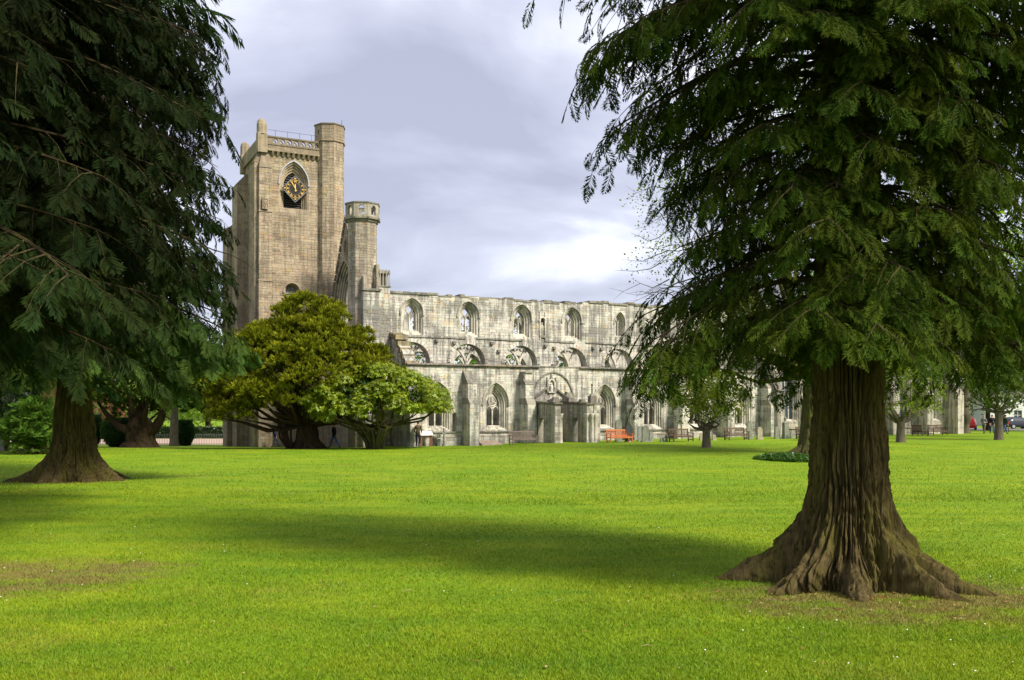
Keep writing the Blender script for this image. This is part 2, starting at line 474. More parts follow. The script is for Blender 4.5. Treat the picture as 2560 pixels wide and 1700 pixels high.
# daisies and fallen twigs, cones and leaves on the lawn
M_DAISY = simple_mat('daisy_petal', (0.8, 0.8, 0.76), 0.6, 0.05)
M_LITTER = NT('litter'); M_LITTER = M_LITTER.finish(M_LITTER.attr(), 0.9, 0.1)
def daisies(n):
    u = rs.rand(n); y = 1 / (1 / 9.0 + u * (1 / 60.0 - 1 / 9.0)); x = (rs.rand(n) * 2 - 1) * 0.55 * y
    keep = (vnoise(x * 0.25 + 9, y * 0.18, 2.5) + 0.15 * (x < 0)) > 0.56
    x, y = x[keep], y[keep]; z = terrain(x, y) + 0.035
    n = len(x); k = 6; ang = np.linspace(0, 2 * np.pi, k, endpoint=False)
    r = (0.006 + 0.005 * rs.rand(n)) * np.clip(np.sqrt(y / 14.0), 0.9, 2.0)
    V = np.zeros((n, k, 3)); V[:, :, 0] = x[:, None] + r[:, None] * np.cos(ang); V[:, :, 1] = y[:, None] + r[:, None] * np.sin(ang)
    V[:, :, 2] = z[:, None] + 0.35 * r[:, None] * np.sin(ang)      # heads tip a little
    me = V.reshape(-1, 3); b = np.arange(n) * k
    F = np.stack([np.stack([b, b + i, b + i + 1], 1) for i in range(1, k - 1)], 1).reshape(-1, 3)
    return np_mesh('daisies', me, F, None, M_DAISY)
tag(daisies(150), 'tiny white daisies scattered over the lawn', 'daisies', kind='stuff')
lit = MB()
for i in range(260):
    y = 1 / (1 / 9.0 + rnd.random() * (1 / 26.0 - 1 / 9.0)); x = rnd.uniform(-.55, .55) * y
    if i % 2 == 0: x, y = rnd.gauss(5.2, 1.6), rnd.gauss(12.3, .6)
    a = rnd.uniform(0, 6.28); l = rnd.uniform(.012, .045); z = tz(x, y) + rnd.uniform(.02, .035)
    c = rnd.choice([(.22, .10, .03), (.30, .17, .06), (.12, .08, .04), (.34, .26, .13)])
    dx, dy = math.cos(a) * l, math.sin(a) * l
    if i % 3: # curled leaf
        lit.v += [(x - dx, y - dy, z), (x - dy * .5, y + dx * .5, z + .012), (x + dx, y + dy, z + .004), (x + dy * .5, y - dx * .5, z + .014)]
        n = len(lit.v); lit.face([n - 4, n - 3, n - 1], c); lit.face([n - 3, n - 2, n - 1], c)
    else:
        l2 = rnd.uniform(.8, 2.6); lit.tube([(x - dx * l2, y - dy * l2, z), (x, y, z + .012), (x + dx * l2, y + dy * l2, z + .004)], [.003, .004, .002], 4, c)
tag(lit.build('leaf_litter', M_LITTER), 'dry brown leaves and twigs fallen on the near lawn', 'leaf litter', kind='stuff')
# ------------------------------------------------------------------ the church: building axes a (east, to the right), d (north, away), z
TH = math.atan2(0.45, 0.893); CT, ST = math.cos(TH), math.sin(TH); OX, OY = -7.54, 67.7
def bw(a, d, z=0.0): return Vector((OX + CT * a - ST * d, OY + ST * a + CT * d, z))
def sx(d0): return lambda s, t, o: (s, d0 + o, t)                    # a south face at depth d0
def nx_(d0): return lambda s, t, o: (s, d0 - o, t)
def wx(a0): return lambda s, t, o: (a0 + o, s, t)                    # a west face at a0
def ex(a0): return lambda s, t, o: (a0 - o, s, t)
def oface(ca, cd, Rr, k, n=8, ph=0.5):
    """face k of a regular polygon turret: s runs along the face from its middle"""
    an = 2 * math.pi * (k + ph) / n; ap = Rr * math.cos(math.pi / n)
    nv = Vector((math.cos(an), math.sin(an))); tv = Vector((-nv.y, nv.x))
    def M(s, t, o):
        q = Vector((ca, cd)) + nv * (ap - o) + tv * s
        return (q.x, q.y, t)
    return M, Rr * math.sin(math.pi / n)

M_STN = stone_mat('nave_stone', 0.55, (0.085, 0.082, 0.078), 0.92, 3.0)
M_STT = stone_mat('tower_stone', 0.22, (0.12, 0.095, 0.07), 0.7, 11.0)
M_STP = stone_mat('porch_stone', 0.45, (0.09, 0.085, 0.075), 0.8, 21.0)
M_SLATE = simple_mat('roof_slate', (0.09, 0.095, 0.105), 0.6, 0.3, 3.0)
M_LEAD = simple_mat('lead', (0.33, 0.34, 0.37), 0.5, 0.2, 5.0)
M_DARK = simple_mat('painted_dark', (0.018, 0.017, 0.016), 0.9, 0.2)  # near-black colour, stands in for unlit space behind the louvres
M_GLASS = NT('leaded_glass'); M_GLASS = M_GLASS.finish((0.045, 0.06, 0.085), 0.08, 0.6)
M_LOUVRE = simple_mat('louvre', (0.10, 0.095, 0.09), 0.7, 0.3)
M_BLACK = simple_mat('clock_black', (0.008, 0.008, 0.011), 0.45, 0.2)
M_GOLD = simple_mat('clock_gold', (0.83, 0.52, 0.10), 0.35, 0.08, 3, 0.02, 0.5)
M_IRON = simple_mat('iron', (0.05, 0.05, 0.055), 0.5, 0.2)
M_RED = simple_mat('clock_red', (0.3, 0.03, 0.015), 0.5, 0.1)

NAVE_T, TOWER_T, PALE_T = (0.58, 0.555, 0.49), (0.405, 0.333, 0.238), (0.60, 0.565, 0.48)
def tone_of(base, r, odd=0.03, spread=0.12):
    k = 1 + r.uniform(-spread, spread * 0.75); q = r.random()
    c = [x * k * r.uniform(0.96, 1.04) for x in base]
    if q < odd: c = [c[0] * 1.06, c[1] * 0.95, c[2] * 0.75]           # ochre stone
    elif q < odd * 2: c = [x * 0.68 for x in c]                      # dark stone
    elif q < odd * 2.8: c = [c[0] * 1.02, c[1] * 0.92, c[2] * 0.85]  # pinkish stone
    return tuple(min(0.8, x) for x in c)

class Opening:
    def __init__(s, cx, w, sill, spring, apex): s.cx, s.w, s.sill, s.spring, s.apex = cx, w, sill, spring, apex
    def inset(s, dw, ds, da, dsp=0.0): return Opening(s.cx, s.w - dw, s.sill + ds, s.spring - dsp, s.apex - da)
    def pts(s, n=8):
        h = s.apex - s.spring; w = s.w; P = [(s.cx - w, s.sill), (s.cx + w, s.sill)]; rt = []
        for i in range(n + 1):
            if h > w * 1.04:
                Rr = (w * w + h * h) / (2 * w); am = math.acos((Rr - w) / Rr); an = am * i / n
                rt.append((s.cx + w - Rr + Rr * math.cos(an), s.spring + Rr * math.sin(an)))
            else:
                an = math.pi / 2 * i / n; rt.append((s.cx + w * math.cos(an), s.spring + h * math.sin(an)))
        P += rt + [(2 * s.cx - x, z) for x, z in rt[-2::-1]]
        return P
    def half(s, z):
        if z < s.sill or z > s.apex: return 0.0
        if z <= s.spring: return s.w
        h = s.apex - s.spring; w = s.w
        if h > w * 1.04:
            Rr = (w * w + h * h) / (2 * w); return max(0, math.sqrt(max(0, Rr * Rr - (z - s.spring) ** 2)) - (Rr - w))
        return w * math.sqrt(max(0, 1 - ((z - s.spring) / h) ** 2))
    def arc(s, n=8, grow=0.0):
        q = Opening(s.cx, s.w + grow, s.sill, s.spring, s.apex + grow * 1.1); P = q.pts(n); return P[2:]

def ashlar(out, M, s0, s1, t0, t1, openings, r, base, ch=(0.2, 0.32), ln=(0.32, 0.85), inside=None, spread=0.12, odd=0.03):
    ch = (ch[0] * .78, ch[1] * .82); ln = (ln[0] * .75, ln[1] * .8); spread = min(spread, .13); odd = min(odd, .03)
    """courses of squared stones, cut short round the openings; out gets (M, a0,a1,b0,b1, proud, colour)"""
    t = t0
    while t < t1 - 0.06:
        h = min(r.uniform(*ch) * (1.35 if r.random() < .15 else 1), t1 - t)
        if t1 - t - h < 0.12: h = t1 - t
        bl = []
        for w in openings:
            hw = max(w.half(t + h * k) for k in (0.02, 0.25, 0.5, 0.75, 0.98))
            if hw > 0: bl.append((w.cx - hw - 0.02, w.cx + hw + 0.02))
        bl.sort(); cur = s0; free = []
        for b0, b1 in bl:
            if b0 > cur: free.append((cur, min(b0, s1)))
            cur = max(cur, b1)
        if cur < s1: free.append((cur, s1))
        for f0, f1 in free:
            x = f0
            while x < f1 - 0.03:
                l = r.uniform(*ln) * (1.25 if r.random() < 0.15 else 1)
                if f1 - x - l < 0.2: l = f1 - x
                if inside is None or inside(x + l / 2, t + h / 2):
                    pr_ = lambda: r.uniform(-.012, .008)
                    if r.random() < .13 and l > .3:      # two thin stones in place of one
                        q = h * r.uniform(.4, .6)
                        out.append((M, x, x + l, t, t + q, pr_(), tone_of(base, r, odd, spread))); out.append((M, x, x + l, t + q, t + h, pr_(), tone_of(base, r, odd, spread)))
                    else: out.append((M, x, x + l, t, t + h, pr_() - (.01 if r.random() < .05 else 0), tone_of(base, r, odd, spread)))
                x += l
        t += h
def lay_stones(stones, root, off, mat, n_single=300, score=None):
    """the stones that show largest become pieces of their own, the rest one joined part"""
    score = score or (lambda q: (q[2] - q[1]) * (q[4] - q[3]))
    order = sorted(range(len(stones)), key=lambda i: -score(stones[i]))
    single = set(order[:n_single])
    rest = MB(off); k = 0
    for i, q in enumerate(stones):
        if i in single:
            m = MB(off); m.stone(*q); m.build('stone', mat, root)
        else:
            rest.stone(*q); k += 1
    if k: tag(rest.build('small_stones', mat, root), kind='stuff')

def window(root, off, M, op, mat, tone, depth=0.5, thick=0.9, dw=0.44, ds=0.4, da=0.5, dsp=0.1, orders=3, hood=0.1, tracery=None, trac_o=None, glass=None):
    """moulded surround stepping in to a narrower light, hood mould over it, bars of tracery inside"""
    m = MB(off, tone); rings = []
    for k in range(orders + 1):
        f = k / orders; q = op.inset(dw * f, ds * f, da * f, dsp * f).pts()
        rings.append([M(x, z, 0.015 + depth * max(0.0, f - 0.5 / orders)) for x, z in q])
        rings.append([M(x, z, 0.015 + depth * min(1.0, f + 0.30 / orders)) for x, z in q])
    inn = op.inset(dw, ds, da, dsp)
    rings.append([M(x, z, thick) for x, z in inn.pts()]); rings.append([M(x, z, thick) for x, z in op.pts()])
    m.loft(rings)
    w = m.build('window', mat, root)
    if hood:
        h = MB(off, tuple(x * 0.8 for x in tone))
        a, b = op.arc(8, 0.0), op.arc(8, hood)
        h.loft([[M(*p, 0.0) for p in a], [M(*p, -0.09) for p in a], [M(*p, -0.07) for p in b], [M(*p, 0.02) for p in b]], None, False)
        for sgn in (-1, 1):      # label stops
            x = op.cx + sgn * (op.w + hood / 2); h.box(*([x - hood * .7, x + hood * .7]), *sorted((M(0, 0, -0.1)[1], M(0, 0, 0.0)[1])), op.spring - 0.16, op.spring + 0.03) if M(1, 0, 0)[0] == 1 else None
        h.build('hood_mould', mat, w)
    if tracery:
        t = MB(off, tuple(min(.7, x * 1.1) for x in tone)); o = trac_o or (depth + 0.06)
        for path, wd in tracery(inn): t.ribbon(path, wd, M, o, o + 0.16)
        t.build('tracery', mat, w)
    if glass:
        g = MB(off); g.plate(inn.pts(), [], M, depth + 0.15, depth + 0.17); g.build('glazing', glass, w)
    return w
def circ(cx, cz, r, n=14, a0=0.0, a1=6.2832): return [(cx + r * math.cos(a0 + (a1 - a0) * i / n), cz + r * math.sin(a0 + (a1 - a0) * i / n)) for i in range(n + 1)]
def tr_two(q):          # two pointed lights and an eye
    w, c, sp = q.w, q.cx, q.spring; P = [([(c, q.sill), (c, sp - 0.02)], 0.09)]
    for s in (-1, 1):
        a = Opening(c + s * w / 2, w / 2 - 0.02, q.sill, sp - 0.12, sp + 0.30); P.append((a.arc(5), 0.065))
        P.append(([(c, sp - 0.05), (c + s * w * 0.26, sp + 0.22), (c + s * w * 0.62, sp + 0.48)], 0.07))
    return P
def tr_flow(q):         # two lights under a wheel of curving bars
    w, c, sp = q.w, q.cx, q.spring; P = [([(c, q.sill), (c, sp - 0.1)], 0.09)]
    for s in (-1, 1):
        P.append((Opening(c + s * w / 2, w / 2 - 0.02, q.sill, sp - 0.35, sp - 0.02).arc(5), 0.07))
    cz = sp + w * 0.62; P.append((circ(c, cz, w * 0.62), 0.075))
    for k in range(3):
        a = math.pi / 2 + k * 2.094
        P.append(([(c, cz), (c + w * .2 * math.cos(a + .5), cz + w * .2 * math.sin(a + .5)), (c + w * .42 * math.cos(a + .25), cz + w * .42 * math.sin(a + .25)), (c + w * .62 * math.cos(a), cz + w * .62 * math.sin(a))], 0.055))
    return P
def tr_tri(q):          # the half-round middle storey: a stem that forks into two curved bars with cusps
    w, c, sp = q.w, q.cx, q.spring; P = [([(c, q.sill), (c, sp + 0.12)], 0.15)]
    for s in (-1, 1):
        P.append(([(c, sp + 0.05), (c + s * 0.1 * w, sp + 0.3 * w), (c + s * 0.3 * w, sp + 0.62 * w), (c + s * 0.58 * w, sp + 0.82 * w)], 0.16))
        P.append((circ(c + s * w * .2, sp + w * .84, w * .13, 7, math.pi, 2 * math.pi), 0.07))
    return P
def tr_three(q):        # tall three-light church window
    w, c, sp = q.w, q.cx, q.spring; P = []
    for s in (-1, 1): P.append(([(c + s * w / 3, q.sill), (c + s * w / 3, sp)], 0.1))
    for k in (-1, 0, 1): P.append((Opening(c + k * w * 2 / 3, w / 3 - .02, q.sill, sp - .1, sp + w * .45).arc(5), 0.07))
    P.append((circ(c, sp + w * .75, w * .26, 10), .07))
    return P

# ---- nave wall with its two upper storeys
rn = random.Random(21)
TONE_N = NAVE_T
def top_n(a):
    z = 11.33 + 0.05 * math.sin(a * 2.1) + 0.04 * math.sin(a * 5.3 + 1)
    if a < 3.3: z = 11.36
    elif a > 16.8: z += 0.17
    else: z -= 0.06 * (a - 3.3) / 13
    return z
A_END = 33.4
NB = (0.0, 3.5, 0.0)
nave = empty('nave_wall', bw(*NB), TH, label='ruined grey nave wall with pointed top windows above a row of half-round openings', cat='wall')
cler = [Opening(1.78 + 4.64 * k, 0.88, 8.27, 9.9, 11.0) if k < 4 else Opening(1.78 + 4.64 * k, 0.52, 8.75, 9.95, 10.85) for k in range(7)]
trif = [Opening(1.78 + 4.62 * k, 1.46, 5.35, 6.25, 7.72) for k in range(7)]
holes = [q.pts() for q in cler + trif] + [Opening(12.95, 0.24, 8.62, 9.75, 10.0).pts(4)]
outline = [(-0.02, -0.5), (A_END, -0.5)] + [(A_END - i * 0.3, top_n(A_END - i * 0.3) + rn.uniform(-.05, .05)) for i in range(int(A_END / 0.3) + 1)] + [(-0.02, top_n(0))]
m = MB(NB, tuple(x * 0.95 for x in TONE_N)); m.plate(outline, holes, sx(3.5), 0.02, 0.92); m.build('wall_core', M_STN, nave)
st = []
niche = Opening(12.95, 0.26, 8.6, 9.75, 10.02)
ashlar(st, sx(3.5), 0.0, A_END, 5.2, 11.5, cler + [Opening(q.cx, q.w + .26, q.sill, q.spring, q.apex + .26) for q in trif] + [niche], rn, TONE_N, inside=lambda a, z: z < top_n(a) - 0.08, spread=0.22)
lay_stones(st, nave, NB, M_STN, 300, lambda q: (q[2] - q[1]) * (q[4] - q[3]) * (1 if q[1] < 19 else .3))
for i, q in enumerate(cler):
    if i < 4: window(nave, NB, sx(3.5), q, M_STN, PALE_T, 0.5, 0.92, 0.42, 0.42, 0.48, 0.15, 3, 0.1, tr_two)
    else: window(nave, NB, sx(3.5), q, M_STN, PALE_T, 0.25, 0.92, 0.12, 0.1, 0.12, 0.03, 2, 0.06, tr_two)
for q in trif:
    m = MB(NB, tuple(x * 0.92 for x in TONE_N))                      # ring of wedge stones
    k = 17
    for j in range(k):
        a0, a1 = math.pi * j / k + 0.012, math.pi * (j + 1) / k - 0.012; r0, r1 = q.w + 0.0, q.w + 0.27; o = -0.025 - rn.uniform(0, .025)
        f = lambda an, rr, oo: sx(3.5)(q.cx + rr * math.cos(an), q.spring + rr * 1.006 * math.sin(an), oo)
        m.hexa([f(a0, r0, o), f(a0, r1, o), f(a0, r1, .2), f(a0, r0, .2), f(a1, r0, o), f(a1, r1, o), f(a1, r1, .2), f(a1, r0, .2)], tone_of(TONE_N, rn, .04, .18))
    ar = m.build('arch_ring', M_STN, nave)
    t = MB(NB, PALE_T)
    for path, wd in tr_tri(q): t.ribbon(path, wd, sx(3.5), 0.35, 0.58)
    t.build('tracery', M_STN, ar)
m = MB(NB, tuple(x * 0.62 for x in TONE_N)); x = 0.0                 # string course under the top windows, broken in places
while x < A_END:
    l = rn.uniform(0.7, 1.6)
    if rn.random() > 0.12: m.box(x, min(x + l - 0.015, A_END), 3.5 - rn.uniform(.07, .11), 3.56, 8.10 + rn.uniform(-.015, .015), 8.235)
    x += l
m.build('string_course', M_STN, nave)
m = MB(NB, tuple(x * 0.55 for x in TONE_N)); x = 0.0                 # coping and ragged wall head
while x < A_END:
    l = rn.uniform(0.35, 0.9); z = top_n(x + l / 2)
    pr = 0.09 if (x < 3.2 or x > 16.7) else rn.choice((-.03, 0.0, .03))
    hh = rn.uniform(.07, .12) if (x < 3.2 or x > 16.7) else rn.uniform(0.02, .2)
    m.box(x, min(x + l - .02, A_END), 3.5 - pr, 4.45, z - .06, z + hh, tone_of((.28, .26, .21), rn, .05))
    x += l
m.build('coping', M_STN, nave)
m = MB(NB, PALE_T)                                                   # canopied niche with its worn figure between two windows
m.ribbon(niche.arc(5, .03), .09, sx(3.5), -.1, .05); m.box(12.66, 12.76, 3.41, 3.55, 8.3, 10.55); m.box(13.14, 13.24, 3.41, 3.55, 8.3, 10.5)
m.hexa([(12.7, 3.38, 8.42), (13.2, 3.38, 8.42), (13.2, 3.6, 8.42), (12.7, 3.6, 8.42), (12.66, 3.34, 8.6), (13.24, 3.34, 8.6), (13.24, 3.6, 8.6), (12.66, 3.6, 8.6)])
m.tube([(12.95, 3.62, 8.6), (12.95, 3.6, 8.85), (12.94, 3.6, 9.2), (12.95, 3.6, 9.38), (12.95, 3.6, 9.46), (12.96, 3.59, 9.56), (12.95, 3.6, 9.66)], [.15, .13, .15, .13, .05, .08, .02], 8)
m.box(12.6, 13.3, 3.9, 4.0, 8.4, 10.3, (.2, .19, .16)); m.build('statue_niche', M_STN, nave)
m = MB(NB, tuple(x * .5 for x in TONE_N))                            # stumps of corbels and putlog holes' stones
for a, z in ((3.75, 7.85), (5.2, 7.75), (8.4, 7.8), (9.0, 7.2), (13.2, 7.75), (13.9, 6.2), (14.0, 7.6), (17.7, 7.7), (18.5, 7.65), (22.3, 7.8)):
    m.hexa([(a - .1, 3.3, z - .08), (a + .1, 3.3, z - .08), (a + .12, 3.55, z - .16), (a - .12, 3.55, z - .16), (a - .12, 3.28, z + .1), (a + .12, 3.28, z + .1), (a + .13, 3.55, z + .14), (a - .13, 3.55, z + .14)])
m.build('corbels', M_STN, nave)
# far side of the nave: the same storeys seen through the openings
NBB = (0.0, 14.0, 0.0)
nn = empty('north_nave_wall', bw(*NBB), TH, label='far nave wall glimpsed through the half-round openings of the near one', cat='wall')
m = MB(NBB, tuple(x * 0.95 for x in TONE_N))
m.plate([(0, -1), (A_END, -1)] + [(A_END - i * .6, top_n(A_END - i * .6) - .3 + rn.uniform(-.12, .12)) for i in range(int(A_END / .6) + 1)] + [(0, 11.0)], holes, sx(14.0), 0.02, 0.92); m.build('wall_core', M_STN, nn)
for q in trif:
    t = MB(NBB, PALE_T)
    for path, wd in tr_tri(q): t.ribbon(path, wd, sx(14.0), 0.3, 0.5)
    t.build('tracery', M_STN, nn)
for q in cler:
    t = MB(NBB, PALE_T)
    for path, wd in tr_two(q.inset(.1, 0, .1)): t.ribbon(path, wd, sx(14.0), 0.3, 0.5)
    t.build('tracery', M_STN, nn)

# ---- aisle wall in front, with buttresses
AB = (0.0, 0.0, 0.0)
aisle = empty('aisle_wall', bw(*AB), TH, label='low roofless aisle wall with buttresses and pointed traceried windows behind the benches', cat='wall')
ra = random.Random(33)
TONE_A = (0.60, 0.575, 0.505)
aw = [Opening(a, 1.03, 1.08, 3.1, 4.62) for a in (2.45, 7.1, 16.6, 21.25, 25.85, 30.4)]
door = Opening(11.65, 0.85, 0.05, 2.3, 3.4)
slit = Opening(3.75, .16, .95, 2.3, 2.42)
def top_a(a): return 5.78 + (0.12 if 9.6 < a < 14.5 else 0.0) + 0.03 * math.sin(a * 4.1)
ho = [q.pts() for q in aw] + [door.pts(), slit.pts(4)]
m = MB(AB, tuple(x * 0.95 for x in TONE_A)); m.plate([(0, -.5), (A_END, -.5)] + [(A_END - i * .4, top_a(A_END - i * .4) + ra.uniform(-.04, .04)) for i in range(int(A_END / .4) + 1)] + [(0, 5.75)], ho, sx(0), 0.02, 0.9)
m.build('wall_core', M_STN, aisle)
st = []
bt = [0.3, 4.72, 9.42, 18.9, 23.5, 28.15, 32.8]
ashlar(st, sx(0), 0.0, A_END, 0.62, 5.75, aw + [Opening(11.98, 0.0, 0, 0, 0), door, slit], ra, TONE_A, ch=(.18, .3), spread=.2)
ashlar(st, sx(-0.12), 0.0, A_END, -0.1, 0.6, [door], ra, tuple(x * .82 for x in TONE_A), ch=(.2, .3), ln=(.4, 1.0))
bm = MB(AB, tuple(x * .8 for x in TONE_A)); bm.box(0.0, door.cx - .9, -.10, .1, -.5, .59); bm.box(door.cx + .9, A_END, -.10, .1, -.5, .59)
x = 0
while x < A_END:                                                     # plinth top and sill string
    l = ra.uniform(.6, 1.3)
    if not door.cx - 1.6 < x < door.cx + .9: bm.hexa([(x, -.14, .6), (x + l - .015, -.14, .6), (x + l - .015, .05, .6), (x, .05, .6), (x, -.10, .68), (x + l - .015, -.10, .68), (x + l - .015, .05, .76), (x, .05, .76)], tone_of((.34, .31, .25), ra))
    if not 9.6 < x < 14.4: bm.box(x, x + l - .015, -.09, .05, .93, 1.03, tone_of((.3, .28, .23), ra))
    x += l
bm.build('plinth', M_STN, aisle)
for q in aw:
    window(aisle, AB, sx(0), q, M_STN, PALE_T, 0.55, 0.9, 0.5, 0.36, 0.72, 0.2, 4, 0.1, tr_flow)
for k, a in enumerate(bt):                                           # stepped buttresses with raking heads
    lo, hi = a - .38, a + .38; s2 = []
    pr = 1.4 if k else 1.0
    m = MB(AB, tuple(x * .85 for x in TONE_A))
    m.box(lo + .02, hi - .02, -pr + .02, .02, -.5, 3.0)
    m.hexa([(lo + .02, -pr + .02, 3.0), (hi - .02, -pr + .02, 3.0), (hi - .02, .02, 3.0), (lo + .02, .02, 3.0), (lo + .02, -pr + .35, 3.45), (hi - .02, -pr + .35, 3.45), (hi - .02, .02, 3.45), (lo + .02, .02, 3.45)], (.3, .28, .23))
    m.box(lo + .03, hi - .03, -pr + .37, .02, 3.45, 4.5)
    m.hexa([(lo, -pr + .33, 4.5), (hi, -pr + .33, 4.5), (hi, .02, 4.5), (lo, .02, 4.5), (lo + .05, -.1, 5.45), (hi - .05, -.1, 5.45), (hi - .05, .02, 5.45), (lo + .05, .02, 5.45)], (.27, .25, .2))
    bo = m.build('buttress', M_STN, aisle)
    for q, rng_ in ((sx(-pr), (lo, hi)), ):
        ashlar(s2, q, *rng_, -.1, 2.95, [], ra, TONE_A, ln=(.3, .5)); ashlar(s2, sx(-pr + .35), lo + .01, hi - .01, 3.45, 4.45, [], ra, TONE_A, ln=(.3, .5))
    ashlar(s2, wx(lo), -pr, -0.02, -.1, 2.95, [], ra, TONE_A); ashlar(s2, wx(lo + .01), -pr + .36, -.02, 3.45, 4.45, [], ra, TONE_A)
    ashlar(s2, ex(hi), -pr, -0.02, -.1, 2.95, [], ra, TONE_A)
    q = MB(AB)
    for z in s2: q.stone(*z)
    tag(q.build('facing_stones', M_STN, bo), kind='stuff')
m = MB(AB, (.3, .28, .23)); x = 0.0                                   # ledge along the wall head
while x < A_END:
    l = ra.uniform(.5, 1.5)
    if not 9.5 < x < 14.3:
        m.box(x, x + l - .02, -.16 - ra.uniform(0, .03), .92, 5.84, 5.95 + ra.uniform(-.01, .015), tone_of((.32, .29, .24), ra))
        m.box(x, x + l - .02, -.08, .05, 5.74, 5.838, tone_of((.25, .23, .19), ra))
    else: m.box(x, x + l - .02, -.02, .9, 5.86, 5.95 + ra.uniform(-.03, .02), tone_of((.34, .31, .25), ra))
    x += l
m.build('wall_head', M_STN, aisle)
m = MB(AB, tuple(x * .8 for x in TONE_A))                             # west end of the aisle, its head raking up to the nave
m.plate([(0.0, -.5), (3.52, -.5), (3.52, 8.0), (2.6, 7.9), (0.9, 6.9), (0.0, 5.9)], [], wx(0.0), 0.025, 0.85); m.build('end_wall', M_STN, aisle)
ashlar(st, wx(0.0), 0.0, 3.5, -.1, 8.0, [], ra, TONE_A, inside=lambda d, z: z < 5.7 + d * .85 and z < 7.8)
m = MB(AB, (.34, .27, .15))
for k in range(7):
    d = k * .5; m.box(-.06, .9, d, d + .48, 5.9 + d * 1.0 - .15 - max(0, d - 2.0) * .75, 6.25 + d * 1.0 - .15 - max(0, d - 2.0) * .75, tone_of((.33, .27, .16), ra))
m.build('raking_coping', M_STN, aisle)
lay_stones(st, aisle, AB, M_STN, 300, lambda q: (q[2] - q[1]) * (q[4] - q[3]) * (1.0 if 3.0 < q[1] < 18 else .3))
# blocked arch, roof scar and niche over the porch
m = MB(AB, (.27, .25, .21)); ba = Opening(11.98, 1.72, 3.0, 3.62, 5.52)
m.ribbon(ba.arc(10), .11, sx(0), -.09, .03); m.build('blind_arch', M_STN, aisle)
m = MB(AB, (.24, .22, .19))
for s in (-1, 1): m.ribbon([(11.75 + s * 1.42, 3.55), (11.75 + s * .5, 4.2), (11.75 + s * .3, 4.3)], .12, sx(0), -.16, .03)
m.build('roof_scar', M_STN, aisle)
m = MB(AB, PALE_T); m.ribbon(Opening(11.8, .28, 3.95, 4.6, 4.95).pts(5), .1, sx(0), -.14, .03)
for s in (-1, 1): m.hexa([(11.8 + s * .38 - .07, -.16, 4.0), (11.8 + s * .38 + .07, -.16, 4.0), (11.8 + s * .38 + .07, .03, 4.0), (11.8 + s * .38 - .07, .03, 4.0)] + [(11.8 + s * .38 + i, j, 5.1) for i, j in ((-.03, -.08), (.03, -.08), (.03, .03), (-.03, .03))], (.2, .18, .15))
m.hexa([(11.7, -.12, 4.95), (11.9, -.12, 4.95), (11.9, .03, 4.95), (11.7, .03, 4.95)] + [(11.8 + i, j, 5.4) for i, j in ((-.03, -.06), (.03, -.06), (.03, .03), (-.03, .03))], (.2, .18, .15))
m.tube([(11.8, -.04, 3.98), (11.8, -.06, 4.2), (11.8, -.05, 4.42), (11.8, -.05, 4.5), (11.8, -.06, 4.58), (11.8, -.05, 4.64)], [.14, .13, .15, .05, .07, .02], 8, (.62, .6, .55)); m.build('niche', M_STN, aisle)
m = MB(AB, PALE_T); q = door
for k in range(3):
    a = q.inset(-.0 + k * .12, 0, k * .12).pts(); b = q.inset(k * .12 + .12, 0, k * .12 + .12).pts()
    m.loft([[sx(0)(x, z, .02 + k * .16) for x, z in a], [sx(0)(x, z, .18 + k * .16) for x, z in a], [sx(0)(x, z, .18 + k * .16) for x, z in b]])
m.ribbon(q.arc(8, .05), .1, sx(0), -.06, .03); m.build('doorway', M_STN, aisle)

# ---- roofless porch: two side walls running out from the aisle
PB = (11.9, -2.0, 0.19)
porch = empty('porch', bw(*PB), TH, label='small roofless stone porch of two side walls with doorways, left of the orange bench', cat='porch')
rp = random.Random(8); TONE_P = (0.44, 0.41, 0.34); sp_ = []
for lo, hi, dr in ((9.93, 10.43, Opening(-1.75, .42, .0, 1.95, 1.99)), (12.63, 13.2, Opening(-2.15, .40, .0, 1.95, 1.99))):
    m = MB(PB, tuple(x * .8 for x in TONE_P))
    m.plate([(-3.9, -.3), (0, -.3), (0, 3.2), (-1.2, 3.15), (-2.4, 3.05), (-3.9, 3.0)], [dr.pts(3)], wx(lo), .02, hi - lo - .02)
    sw = m.build('side_wall', M_STP, porch)
    ashlar(sp_, wx(lo), -3.9, -.02, .0, 2.98, [dr], rp, TONE_P, ch=(.2, .3), ln=(.35, .7)); ashlar(sp_, ex(hi), -3.9, -.02, .0, 2.98, [dr], rp, TONE_P)
    ashlar(sp_, sx(-3.9), lo, hi, .0, 2.98, [], rp, PALE_T, ln=(.25, .5))
    m = MB(PB, (.26, .24, .19)); d = -4.02
    while d < -.3:
        l = rp.uniform(.4, .8); m.box(lo - .09, hi + .09, d, d + l - .015, 3.0 + rp.uniform(0, .03) + (d + 4) * .04, 3.13 + (d + 4) * .045, tone_of((.25, .23, .18), rp)); d += l
    m.build('coping', M_STP, sw)
for ca, cd in ((12.75, -3.75), (13.0, -4.0), (13.3, -4.0), (10.5, -3.7)):          # clustered shafts
    m = MB(PB, PALE_T)
    for i in range(3):
        an = i * 2.1; m.lathe([(.13, .1), (.13, .25), (.085, .3), (.08, 2.0), (.12, 2.06), (.12, 2.14), (.16, 2.25), (.16, 2.33)], 8, None, (ca + .1 * math.cos(an), cd + .1 * math.sin(an), .0))
    m.build('column', M_STP, porch, True)
m = MB(PB, tuple(x * .9 for x in TONE_P)); m.box(13.2, 13.75, -3.95, -3.3, -.3, 2.95); m.box(13.22, 13.73, -3.9, -3.4, 2.95, 3.1, (.25, .23, .18))
